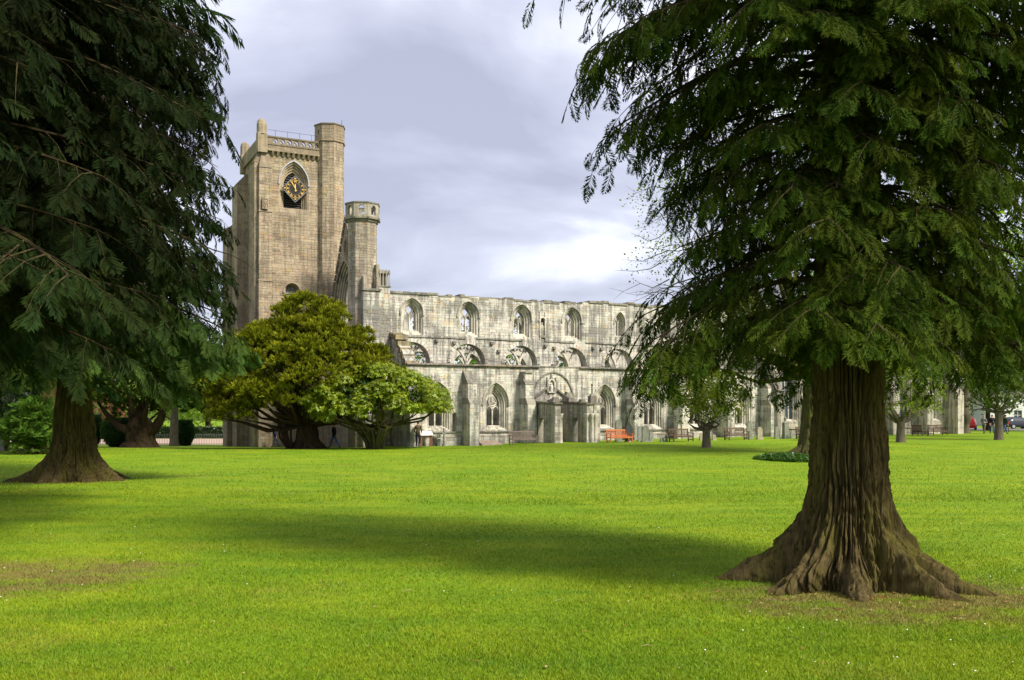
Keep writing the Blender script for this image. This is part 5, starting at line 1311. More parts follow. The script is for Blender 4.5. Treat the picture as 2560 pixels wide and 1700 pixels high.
# ---- small lawn trees on the right
def small_tree(px, py, lab, tr, th, cr, cz, col, seed, per=16, T=T_LEAF, size=.55, mat=None, name='small_tree', bark=None, n=46, lean=0.0, flatw=.8):
    b = gp(px, py); o = empty(name, b, label=lab, cat='tree'); r = random.Random(seed)
    m = MB(); m.tube([(0, 0, -.1), (0, 0, .06), (lean * .3, 0, th * .35), (-lean * .2, 0, th * .7), (lean, 0, th)], [tr * 1.45, tr * 1.15, tr, tr * .9, tr * .95], 10, None, False)
    m.build('trunk', bark or M_BARK_G, o, True)
    cs = [(x + lean, y, z + cz[0], q) for x, y, z, q in dome_centres(n, cr, cr * .9, 0, cz[1] - cz[0], seed, (.45, .8), .3, .5)]
    m = MB()
    for k in range(9):
        t = cs[(k * 5) % len(cs)]; p = [Vector((lean, 0, th - .05))]; a = k * 2.4
        for j in range(3): p.append(p[-1] + Vector((math.cos(a) * .28 + r.uniform(-.15, .15), math.sin(a) * .2, r.uniform(-.02, .42))) * (cr / 1.7))
        p.append(Vector(t[:3])); m.tube(p, [tr * .5, tr * .42, tr * .3, tr * .2, .015], 6, None, False)
    for k in range(30):
        t = r.choice(cs); b_ = Vector((t[0] * .4 + lean * .6, t[1] * .4, t[2] - .4)); m.tube([b_, b_.lerp(Vector(t[:3]), .6) + Vector((r.uniform(-.2, .2), 0, r.uniform(-.1, .2))), Vector(t[:3])], [.03, .02, .006], 4, None, False)
    m.build('limbs', bark or M_BARK_G, o, True)
    clumps(o, cs, per, T, size, col, mat or M_SPRING, seed, .2, flatw)
    return o
small_tree(1766, 1119, 'small gnarled tree with pale trunk in front of the church windows', .28, 1.15, 1.9, (1.7, 4.4), (.17, .22, .018), 71, 36, T=T_LEAF_F, size=.62, bark=M_BARK_G)
small_tree(2252, 1106, 'small dark-limbed tree on a bare brown patch right of the great trunk', .30, 1.5, 2.6, (1.7, 5.6), (.15, .21, .016), 72, 34, T=T_LEAF_F, size=.7, bark=M_BARK_G)
small_tree(2497, 1100, 'slim lawn tree with dark crown beside the three walking visitors', .30, 2.1, 2.6, (2.2, 6.0), (.06, .10, .016), 73, 34, T=T_LEAF_F, size=.75, bark=M_BARK_G)
# burr-trunked tree with pale blossom round it
ob = gp(2402, 1083); burr = empty('burr_tree', ob, label='old twin-stemmed tree with swollen pale burrs left of the red car', cat='tree')
m = MB(); 
for s in (-1, 1):
    m.tube([(s * .45, 0, -.2), (s * .42, 0, .2), (s * .38, 0, .8), (s * .40, -.1, 1.25), (s * .44, -.22, 1.65), (s * .42, -.1, 2.1), (s * .42, 0, 2.8), (s * .9, 0, 6)], [.62, .48, .40, .46, .58, .5, .42, .2], 14, None, False)
m.build('trunk', M_BARK_G, burr, True)
clumps(burr, [(x, y, z + 3.4, q) for x, y, z, q in dome_centres(60, 4.5, 3.5, 0, 7, 81, (.8, 1.2))], 14, T_LEAF, .7, (.09, .13, .02), M_SPRING, 14, .1, .8)
chb = at_depth(2470, 108); cherry = empty('cherry_tree', chb, label='cherry in pale pinkish blossom behind the walking visitors', cat='tree')
m = MB(); m.tube([(0, 0, -.2), (0, 0, 2.2), (.2, 0, 3.5)], [.3, .24, .18], 8, None, False)
cc = [(x, y, z + 2.6, q) for x, y, z, q in dome_centres(80, 5.2, 4.0, 0, 6.0, 83, (.8, 1.2), .4)]
for c in cc[:26]: m.tube([(.1, 0, 2.6), (c[0] * .5, c[1] * .5, c[2] - .5), c[:3]], [.09, .05, .01], 5, None, False)
m.build('trunk', M_BARK_D, cherry, True)
clumps(cherry, cc, 16, T_LEAF_F, .8, (.50, .44, .40), M_BLOSSOM, 15, .1, .8)

# ---- woods far behind
def far_tree(px, Y, w, h, col, seed, lab, per=5, size=1.5, z0=.18, T=None, g='background trees', mat=None):
    b = at_depth(px, Y); o = empty('background_tree', b, label=lab, cat='tree', group=g)
    cs = dome_centres(int(26 + w * 2.2), w, w * .8, h * z0, h, seed, (w * .17, w * .3), .4, .35); m = MB(); m.tube([(0, 0, -.3), (0, 0, h * .3), (0, 0, h * .75)], [w * .075, w * .055, .05], 8, None, False)
    for c in cs[:10]: m.tube([(0, 0, h * .28), (c[0] * .5, c[1] * .5, c[2] * .8), c[:3]], [w * .03, w * .02, .02], 4, None, False)
    m.build('trunk', M_BARK_D, o, True)
    clumps(o, cs, per * .7, T or T_LEAF_F, size * 1.1, col, mat or M_SPRING, seed + 1, .1, .8)
GRN, YG, DK = (.11, .21, .015), (.17, .27, .018), (.035, .06, .016)
for k, (px, Y, w, h, col, lab) in enumerate((
    (520, 132, 6.5, 9.5, YG, 'sunlit yellow-green tree just left of the tower base'), (400, 140, 8, 12, YG, 'fresh green tree beyond the railings behind the pale trunk'),
    (300, 150, 8, 13, GRN, 'mid green tree beyond the railings behind the forked yew'), (180, 138, 8, 12, GRN, 'green tree beyond the railings behind the left cedar trunk'), (248, 122, 3.2, 5.0, (.20, .085, .06), 'coppery red-leaved small tree beyond the railings'),
    (40, 125, 9, 14, DK, 'dark evergreen far behind the stone post'), (-90, 120, 9, 15, DK, 'dark evergreen at the left edge of the far wood'), (590, 160, 9, 12, GRN, 'green tree hidden behind the tower foot'),
    (1330, 190, 12, 19, DK, 'dark green tree far behind the nave, seen through its openings'), (1120, 185, 12, 17, GRN, 'green tree far behind the nave near the stair turret'), (1500, 195, 13, 19, GRN, 'broad green tree far behind the right end of the nave'),
    (2350, 150, 9, 17, DK, 'dark evergreen behind the burr tree'), (2460, 160, 10, 19, DK, 'tall dark evergreen behind the cherry'), (2600, 150, 9, 18, DK, 'dark evergreen at the far right edge'), (2260, 122, 8, 20, GRN, 'green tree rising behind the choir end'), (2120, 140, 9, 22, YG, 'yellow-green tree behind the choir roof'), (2700, 100, 8, 18, GRN, 'green tree beyond the right edge'), (2480, 75, 7, 17, YG, 'fresh green tree high above the visitors at the right'))):
    if lab.startswith('fresh green tree high'): far_tree(2610, 78, 6.5, 18, col, 100 + k, lab, 6, 1.2, .42)
    else: far_tree(px, Y, w, h, col, 100 + k, lab, 6 if w < 7 else 4, 1.4 if w < 9 else 1.9, .03 if col is DK else .12)
# distant wooded hill
hx = np.linspace(-500, 500, 81); hy = np.linspace(0, 1, 9); HX, HY = np.meshgrid(hx, hy)
hz = -3 + (26 * vnoise(HX * .008 + 3, 0.5, 1.5) + 5 * vnoise(HX * .05, 2, 3)) * np.sin(HY * 1.57) ** .8
ii = np.arange(81 * 9).reshape(9, 81)
t = NT('hill_wood'); p = t.pos(); nz = t.noise(p, .12, 8, .7)
M_HILL = t.finish(t.mix(t.ramp(nz, [(.35, 0.), (.65, 1.)]), (.03, .055, .015), (.10, .14, .03)), 1, .05, t.bump(nz, 1, 3))
tag(np_mesh('hill', np.stack([HX, 330 + HY * 120 , hz], -1).reshape(-1, 3), np.stack([ii[:-1, :-1], ii[:-1, 1:], ii[1:, 1:], ii[1:, :-1]], -1).reshape(-1, 4), None, M_HILL, smooth=True), 'low wooded hill far behind the church', 'hill', kind='structure')
# ------------------------------------------------------------------ benches
M_TEAK = simple_mat('weathered_wood', (.20, .15, .125), .8, .25, 14)
M_ORANGE = simple_mat('orange_wood', (.52, .15, .045), .6, .2, 14)
M_BROWN = simple_mat('dark_wood', (.10, .065, .045), .75, .25, 14)
def bench_parts(o, mat, w=1.95):
    h = w / 2
    for s in (-1, 1):
        x = s * (h - .035)
        q = MB(); q.box(x - .035, x + .035, -.30, -.23, 0, .62); q.build('leg', mat, o)
        q = MB(); q.hexa([(x - .035, .20, 0), (x + .035, .20, 0), (x + .035, .27, 0), (x - .035, .27, 0), (x - .035, .30, .95), (x + .035, .30, .95), (x + .035, .36, .95), (x - .035, .36, .95)]); q.build('leg', mat, o)
        q = MB(); q.box(x - .045, x + .045, -.34, .27, .62, .66); q.build('armrest', mat, o)
        q = MB(); q.box(x - .03, x + .03, -.23, .21, .34, .40); q.box(x - .025, x + .025, -.22, .21, .12, .17); q.build('side_rail', mat, o)
    for k in range(5):
        y = -.27 + k * .1; q = MB(); q.box(-h + .03, h - .03, y, y + .078, .405 + .004 * k, .43 + .004 * k); q.build('seat_slat', mat, o)
    q = MB(); q.box(-h + .07, h - .07, -.28, -.25, .32, .40); q.build('apron', mat, o)
    q = MB(); q.hexa([(-h + .07, .29, .86), (h - .07, .29, .86), (h - .07, .325, .86), (-h + .07, .325, .86), (-h + .07, .305, .95), (h - .07, .305, .95), (h - .07, .34, .95), (-h + .07, .34, .95)]); q.build('top_rail', mat, o)
    q = MB(); q.box(-h + .07, h - .07, .235, .27, .47, .53); q.build('lower_rail', mat, o)
    n = 15
    for k in range(n):
        x = -h + .13 + (w - .26) * k / (n - 1); q = MB(); q.hexa([(x - .025, .245, .53), (x + .025, .245, .53), (x + .025, .265, .53), (x - .025, .265, .53), (x - .025, .295, .86), (x + .025, .295, .86), (x + .025, .315, .86), (x - .025, .315, .86)]); q.build('back_slat', mat, o)
def bench(px, py, rz, mat, lab, w=1.95):
    o = empty('bench', gp(px, py), rz, label=lab, cat='bench', group='wooden benches along the church'); bench_parts(o, mat, w); return o
bench(1308, 1110.5, TH, M_TEAK, 'weathered grey-brown bench left of the porch', 2.0)
bench(1549, 1106, TH, M_ORANGE, 'bright orange wooden bench in front of the tall gravestones')
bench(1703, 1104, TH + .1, M_BROWN, 'dark brown bench left of the small gnarled tree')
bench(1842, 1100, TH, M_BROWN, 'brown bench left of the pointed dark gravestone')
bench(2020, 1097.5, TH, M_BROWN, 'brown bench half hidden behind the great right-hand trunk')
bench(2300, 1089.5, TH + 1.2, M_BROWN, 'brown bench seen end-on right of the dark-limbed tree', 1.7)
bench(2345, 1088, TH, M_BROWN, 'brown bench nearer the burr tree, behind hanging sprays', 1.9)
bench(2503, 1081, TH, M_BROWN, 'brown bench behind the slim lawn tree', 1.7)

# ------------------------------------------------------------------ gravestones
def grave_mat(n, c): return simple_mat(n, c, .85, .28, 5, .3)
GM = {'pale': grave_mat('pale_gravestone', (.26, .27, .22)), 'green': grave_mat('green_gravestone', (.17, .18, .135)), 'dark': grave_mat('dark_granite', (.045, .05, .052)), 'tan': grave_mat('tan_gravestone', (.27, .24, .17)), 'grey': grave_mat('grey_gravestone', (.20, .20, .18)), 'lichen': grave_mat('lichen_gravestone', (.36, .34, .27))}
def grave(px, py, wpx, hpx, kind, mat, lab, rz=TH):
    b = gp(px, py); s = b.y / FPX; w, h = wpx * s, hpx * s; o = empty('gravestone', b, rz + rnd.uniform(-.08, .08), label=lab, cat='gravestone', group='old gravestones by the wall')
    o.rotation_euler[0] = rnd.uniform(-.03, .03); t = max(.1, min(.2, w * .22)); Mx = lambda u, v, d: (u, d, v); m = MB(); hw = w / 2
    if kind == 'round': P = [(-hw, 0.1), (hw, 0.1)] + [(hw * math.cos(a), h - hw + hw * math.sin(a)) for a in np.linspace(0, math.pi, 13)]
    elif kind == 'pointed': P = [(-hw, 0.1), (hw, 0.1), (hw, h * .68), (hw * .8, h * .82), (hw * .45, h * .94), (0, h), (-hw * .45, h * .94), (-hw * .8, h * .82), (-hw, h * .68)]
    elif kind == 'shoulder': P = [(-hw, 0.1), (hw, 0.1), (hw, h * .82), (hw * .8, h * .84), (hw * .75, h * .9)] + [(hw * .7 * math.cos(a), h * .9 + h * .1 * math.sin(a)) for a in np.linspace(.2, math.pi - .2, 7)] + [(-hw * .75, h * .9), (-hw * .8, h * .84), (-hw, h * .82)]
    elif kind == 'broken': P = [(-hw, 0.1), (hw, 0.1), (hw, h * .62), (hw * .5, h * .8), (hw * .25, h * .97), (-hw * .3, h), (-hw * .9, h * .85)]
    else: P = None
    if P:
        m.plate(P, [], Mx, -t / 2, t / 2); m.build('slab', GM[mat], o)
        k = MB(); k.hexa([(-hw * 1.25, -t, -.15), (hw * 1.25, -t, -.15), (hw * 1.25, t, -.15), (-hw * 1.25, t, -.15), (-hw * 1.2, -t * .9, .1), (hw * 1.2, -t * .9, .1), (hw * 1.2, t * .9, .1), (-hw * 1.2, t * .9, .1)]); k.build('plinth', GM['pale' if mat == 'dark' else mat], o)
        if kind == 'round' and h > 1.0:
            k = MB(); k.ribbon([(hw * .78 * math.cos(a), h - hw + hw * .78 * math.sin(a)) for a in np.linspace(-.0, math.pi, 11)], .03, Mx, -t / 2 - .015, -t / 2 + .01); k.build('moulding', GM[mat], o)
    elif kind == 'cross':
        m.box(-w * .13, w * .13, -.06, .06, .1, h); m.box(-hw, hw, -.06, .06, h * .66, h * .66 + w * .26 + .04); m.box(-w * .3, w * .3, -.12, .12, -.1, .12); m.build('cross', GM[mat], o)
    elif kind == 'wheel':
        m.hexa([(-hw, -.1, -.1), (hw, -.1, -.1), (hw, .1, -.1), (-hw, .1, -.1), (-hw * .45, -.07, h * .6), (hw * .45, -.07, h * .6), (hw * .45, .07, h * .6), (-hw * .45, .07, h * .6)]); r_ = hw * .85; m.plate([(r_ * math.cos(a), h - r_ + r_ * math.sin(a)) for a in np.linspace(0, 2 * math.pi, 17)[:-1]], [[(r_ * .3 * math.cos(a), h - r_ + r_ * .3 * math.sin(a)) for a in np.linspace(0, 2 * math.pi, 9)[:-1]]], Mx, -.07, .07); m.build('wheel_head', GM[mat], o)
    elif kind == 'urn':
        m.lathe([(hw, -.1), (hw, .1), (hw * .5, .18), (hw * .35, h * .5), (hw * .8, h * .62), (hw * .9, h * .75), (hw * .5, h * .88), (hw * .2, h)], 10); m.build('urn', GM[mat], o, True)
    elif kind == 'obelisk':
        m.box(-hw, hw, -hw * .7, hw * .7, -.1, h * .2); m.hexa([(-hw * .9, -hw * .6, h * .2), (hw * .9, -hw * .6, h * .2), (hw * .9, hw * .6, h * .2), (-hw * .9, hw * .6, h * .2), (-hw * .85, -hw * .55, h * .72), (hw * .85, -hw * .55, h * .72), (hw * .85, hw * .55, h * .72), (-hw * .85, hw * .55, h * .72)]); m.hexa([(-hw, -hw * .65, h * .72), (hw, -hw * .65, h * .72), (hw, hw * .65, h * .72), (-hw, hw * .65, h * .72), (-hw * .3, -hw * .25, h * .8), (hw * .3, -hw * .25, h * .8), (hw * .3, hw * .25, h * .8), (-hw * .3, hw * .25, h * .8)]); m.build('pedestal', GM[mat], o)
        k = MB(); k.lathe([(hw * .35, h * .78), (hw * .2, h * .82), (hw * .5, h * .9), (hw * .45, h * .96), (hw * .15, h)], 10); k.build('urn', GM[mat], o, True)
for q in ((1547, 1104, 17, 56, 'round', 'green', 'tall round-topped gravestone directly behind the left half of the orange bench'), (1571, 1105, 17, 46, 'round', 'dark', 'polished dark round-topped gravestone behind the right end of the orange bench'),
          (1600, 1103, 12, 38, 'round', 'grey', 'narrow round-topped gravestone left in the group of three right of the orange bench'), (1613, 1105, 19, 42, 'round', 'green', 'widest pale green round-topped gravestone of the three right of the orange bench'), (1627, 1104.5, 10, 26, 'round', 'grey', 'short rounded gravestone at the right end of the group of three'),
          (1655, 1104.5, 9, 11, 'round', 'grey', 'tiny low gravestone beside the little cross'), (1666, 1104.5, 8, 17, 'wheel', 'grey', 'little round-headed cross left of the dark brown bench'), (1697, 1097, 9, 36, 'shoulder', 'lichen', 'pale tall gravestone behind the dark brown bench'),
          (1753, 1101, 9, 15, 'round', 'tan', 'low rounded gravestone just left of the small gnarled tree'), (1785, 1101, 10, 15, 'round', 'tan', 'low rounded gravestone just right of the small gnarled tree'), (1874, 1097.5, 17, 44, 'pointed', 'green', 'large pointed grey-green gravestone right of the brown bench'),
          (1899, 1098.5, 17, 31, 'shoulder', 'tan', 'squat tan shouldered gravestone near the pointed one'), (1943, 1097, 16, 31, 'broken', 'green', 'leaning broken-topped gravestone left of the urn monument'), (1964, 1097, 16, 55, 'obelisk', 'green', 'tall tapering monument topped with an urn'),
          (1981, 1095.5, 10, 17, 'round', 'grey', 'small gravestone right of the urn monument'), (2003, 1094, 15, 42, 'round', 'green', 'round-topped gravestone behind the bench at the great trunk'),
          (1110, 1115.5, 11, 45, 'cross', 'grey', 'slender stone cross right of the visitor at the board'), (1098, 1115, 12, 30, 'wheel', 'pale', 'wheel-headed stone left of the slender cross'), (1084, 1115, 8, 26, 'urn', 'dark', 'small dark urn monument next to the information board')):
    grave(*q)
b = gp(1223, 1112.5); led = empty('ledger_slab', b, TH, label='flat sloping reddish grave slab lying left of the grey-brown bench', cat='gravestone')
m = MB(); m.hexa([(-.8, -.55, -.05), (.85, -.55, -.05), (.8, .5, -.05), (-.75, .5, -.05), (-.8, -.5, .06), (.8, -.5, .06), (.72, .5, .34), (-.7, .5, .34)]); m.build('slab', simple_mat('red_slab', (.28, .22, .17), .85, .3, 4, .3), led)

# ------------------------------------------------------------------ information board
b = gp(1064, 1116); ib = empty('information_board', b, TH, label='pale tilted information board on wooden legs in front of the standing visitor', cat='sign')
M_WHITE = simple_mat('board_white', (.72, .71, .68), .5, .05, 3, .02)
m = MB(); m.hexa([(-.48, -.28, .78), (.48, -.28, .78), (.48, .18, 1.08), (-.48, .18, 1.08), (-.48, -.29, .82), (.48, -.29, .82), (.48, .17, 1.12), (-.48, .17, 1.12)]); m.build('panel', M_WHITE, ib)
M_RBW = simple_mat('red_brown_wood', (.20, .09, .05), .7, .25, 14)
for s in (-1, 1):
    m = MB(); m.box(s * .40 - .04, s * .40 + .04, -.2, -.12, 0, .80); m.build('leg', M_RBW, ib); m = MB(); m.box(s * .40 - .04, s * .40 + .04, .08, .16, 0, 1.0); m.build('leg', M_RBW, ib)
m = MB(); m.box(-.40, .40, -.18, -.14, .66, .76); m.box(-.52, .52, .14, .19, 1.0, 1.12); m.build('frame', M_RBW, ib)

# ------------------------------------------------------------------ people
M_SKIN = simple_mat('skin', (.46, .27, .19), .6, .08)
def cloth(n, c): return simple_mat(n, c, .9, .18, 20, .2, .1)
def person(px, py, height, face, label, jacket, trousers, hair, pose, seed=0, Y=None, bag=None):
    """skeleton of joints grown into one skin; face = heading in the ground plane"""
    b = gp(px, py) if Y is None else at_depth(px, Y); o = empty('person', b, face, label=label, cat='person'); k = height / 1.75
    J, E, L = {}, [], {}
    st, bend, arm = pose.get('step', 0.0), pose.get('lean', 0.0), pose.get('arm', .15)
    def add(n, p, r, par=None, lab='j'):
        J[n] = (Vector(p) * k, r * k * (1.22 if lab in 'jt' and r > .04 else 1.0)); L[n] = lab
        if par: E.append((par, n))
    # x is forward, y is left
    add('pelvis', (0, 0, .95), .135, None, 't'); add('waist', (.01 + bend * .1, 0, 1.10), .135, 'pelvis', 'j'); add('chest', (.02 + bend * .28, 0, 1.32), .155, 'waist', 'j'); add('neckb', (.02 + bend * .42, 0, 1.47), .085, 'chest', 'j')
    add('neck', (.03 + bend * .46, 0, 1.53), .055, 'neckb', 's'); add('head', (.045 + bend * .5, 0, 1.61), .088, 'neck', 's'); add('crownp', (.035 + bend * .52, 0, 1.69), .085, 'head', 's')
    for s, n in ((1, 'l'), (-1, 'r')):
        f = st * s
        add(n + 'hip', (0, .09 * s, .90), .105, 'pelvis', 't'); add(n + 'thigh', (f * .16, .10 * s, .70), .088, n + 'hip', 't'); add(n + 'knee', (f * .30 + .02, .10 * s, .50), .066, n + 'thigh', 't')
        bk = -.12 if f < 0 else .0
        add(n + 'calf', (f * .42 + bk * .4, .10 * s, .30), .058, n + 'knee', 't'); add(n + 'ankle', (f * .55 + bk, .10 * s, .09), .045, n + 'calf', 't'); add(n + 'toe', (f * .55 + bk + .16, .11 * s, .04), .038, n + 'ankle', 'b')
        add(n + 'sh', (.02 + bend * .38, .17 * s, 1.42), .075, 'neckb', 'j'); g = -f * .4
        add(n + 'up', (.0 + bend * .3 + g * .3, (.22) * s, 1.24), .058, n + 'sh', 'j'); add(n + 'elb', (-.02 + bend * .2 + g * .5, .245 * s, 1.09), .05, n + 'up', 'j')
        hx_, hz_ = arm if isinstance(arm, tuple) else (arm + g * .8, .84)
        add(n + 'fore', ((-.02 + bend * .2 + g * .5 + hx_) / 2, .23 * s, (1.09 + hz_) / 2), .044, n + 'elb', 'j'); add(n + 'wrist', (hx_, .21 * s, hz_), .032, n + 'fore', 's')
        dv = Vector((hx_ - (-.02 + bend * .2 + g * .5), -.03 * s, hz_ - 1.09)).normalized(); w0 = Vector((hx_, .21 * s, hz_)); add(n + 'palm', w0 + dv * .06, .028, n + 'wrist', 's')
        side = Vector((1, 0, 0)) if abs(dv.x) < .7 else Vector((0, 0, 1))
        for q, (off_, ln_) in enumerate(((-.028, .062), (-.01, .075), (.01, .07), (.026, .055))):
            kn = w0 + dv * .10 + side * off_; add(f'{n}f{q}a', kn, .0095, n + 'palm', 's'); add(f'{n}f{q}b', kn + dv * ln_ * .6 + Vector((0, -.012 * s, 0)), .009, f'{n}f{q}a', 's')
        add(n + 'tha', w0 + dv * .05 + side * .035, .0105, n + 'palm', 's'); add(n + 'thb', w0 + dv * .09 + side * .05, .009, n + 'tha', 's')
    names = list(J); ix = {n: i for i, n in enumerate(names)}
    me = bpy.data.meshes.new('body'); me.from_pydata([tuple(J[n][0]) for n in names], [(ix[a], ix[c]) for a, c in E], [])
    t = bpy.data.objects.new('tmp_body', me); COL.objects.link(t); mod = t.modifiers.new('skin', 'SKIN'); mod.use_smooth_shade = True
    for n in names:
        sv = me.skin_vertices[0].data[ix[n]]; rr = J[n][1]; sv.radius = (rr, rr)
        if n in ('waist', 'chest', 'pelvis'): sv.radius = (rr * .78, rr * 1.12)
        if n == 'pelvis': sv.use_root = True
    t.modifiers.new('sub', 'SUBSURF').levels = 1
    ev = bpy.data.meshes.new_from_object(t.evaluated_get(bpy.context.evaluated_depsgraph_get())); bpy.data.objects.remove(t)
    jp = np.array([tuple(J[n][0]) for n in names]); ct = np.zeros(len(ev.polygons) * 3); ev.polygons.foreach_get('center', ct); ct = ct.reshape(-1, 3)
    mi = []; mp = {'j': 0, 't': 1, 's': 2, 'b': 3}
    seg = [(np.array(J[a][0]), np.array(J[c][0]), L[c]) for a, c in E]
    for c in ct:
        best = min(seg, key=lambda q: np.linalg.norm(c - (q[0] + np.clip(np.dot(c - q[0], q[1] - q[0]) / (np.dot(q[1] - q[0], q[1] - q[0]) + 1e-9), 0, 1) * (q[1] - q[0]))))
        lab = best[2]
        if lab == 't' and c[2] > .86 * k: lab = 'j'
        mi.append(mp[lab])
    ev.name = 'body'; ev.polygons.foreach_set('use_smooth', [True] * len(ev.polygons))
    ev.materials.clear(); ob = link('body', ev, [jacket, trousers, M_SKIN, M_BLACK], o); ev.polygons.foreach_set('material_index', mi)
    hd = J['crownp'][0]; hp = J['head'][0]; h = MB(); n = 10
    for i in range(6):                                                # hair: a cap over the top and back of the skull
        pass
    rings = []
    for i in range(7):
        ph = i / 6 * R(112); ring = []
        for j in range(12):
            a = 2 * math.pi * j / 12; cut = 1.0 - .42 * max(0, math.cos(a)) * (i / 6)
            ring.append(tuple(Vector((hd.x - .012 * k, 0, hd.z - .015 * k)) + Vector((.102 * math.sin(ph * cut) * math.cos(a), .094 * math.sin(ph * cut) * math.sin(a), .108 * math.cos(ph * cut))) * k))
        rings.append(ring)
    h.loft(rings); h.build('hair', hair, o, True)
    f = MB(); f.hexa([tuple((hp + Vector((.085, y * .014, -.012 + z * 0)) * 1) ) for y, z in ((-1, 0), (1, 0))] + [tuple(hp + Vector((.05, y * .014, -.012))) for y in (1, -1)] + [tuple(hp + Vector((.118, y * .012, -.008))) for y in (-1, 1)] + [tuple(hp + Vector((.07, y * .008, .035))) for y in (1, -1)])
    for s in (-1, 1): f.tube([hp + Vector((0, s * .088, -.01)), hp + Vector((-.005, s * .102, .012))], [.012, .02], 6)
    f.build('face', M_SKIN, o)
    e_ = MB()
    for s in (-1, 1): e_.tube([hp + Vector((.078, s * .034, .022)), hp + Vector((.09, s * .034, .022))], [.012, .009], 6)
    e_.box(hp.x + .075, hp.x + .092, -.026, .026, hp.z - .05, hp.z - .042); e_.build('eyes_and_mouth', M_BLACK, o)
    if bag:
        q = MB(); c0 = J['chest'][0]; q.hexa([(c0.x - .36, -.16, c0.z - .32), (c0.x - .13, -.16, c0.z - .32), (c0.x - .13, .16, c0.z - .32), (c0.x - .36, .16, c0.z - .32), (c0.x - .28, -.13, c0.z + .12), (c0.x - .12, -.14, c0.z + .12), (c0.x - .12, .14, c0.z + .12), (c0.x - .28, .13, c0.z + .12)]); q.build('backpack', bag, o)
    return o
J_NAVY, J_BLACK, J_OLIVE, J_GREY, J_GREEN = cloth('navy_cloth', (.03, .033, .07)), cloth('black_cloth', (.02, .021, .026)), cloth('olive_leather', (.15, .12, .07)), cloth('grey_cloth', (.16, .17, .18)), cloth('dark_green_cloth', (.025, .04, .035))
JEANS, DARKJ, KHAKI = cloth('blue_jeans', (.06, .10, .19)), cloth('dark_jeans', (.035, .045, .08)), cloth('khaki_cloth', (.11, .10, .075))
H_BR, H_GR, H_BK = cloth('brown_hair', (.05, .03, .018)), cloth('grey_hair', (.25, .23, .2)), cloth('dark_hair', (.02, .016, .012))
person(689, 1118, 1.62, math.pi + .1, 'person in a dark navy jacket walking left, nearest the tower foot', J_NAVY, DARKJ, H_BK, dict(step=.42, lean=.25, arm=.02), Y=75.5)
person(836, 1120, 1.80, math.pi, 'person in a black jacket and jeans striding left between the two stems', J_BLACK, JEANS, H_BK, dict(step=.55, lean=.05, arm=.0))
person(1045, 1117.5, 1.78, R(80), 'person in an olive jacket standing with back turned before the information board', J_OLIVE, DARKJ, H_BR, dict(step=.05, lean=.05, arm=(.16, .98)))
person(2460, 1084.5, 1.76, math.pi + .6, 'person in a grey jacket with a dark backpack, left of the three walkers', J_GREY, KHAKI, H_GR, dict(step=.35, lean=.05, arm=(.28, 1.1)), bag=J_BLACK)
person(2480, 1084, 1.80, -R(100), 'person in a dark top and jeans, middle of the three walkers', J_BLACK, JEANS, H_BR, dict(step=.25, arm=.05))
person(2512, 1085.5, 1.82, .1, 'person in a dark green jacket walking off right behind the slim tree', J_GREEN, JEANS, H_BK, dict(step=.5, lean=.05, arm=.0))

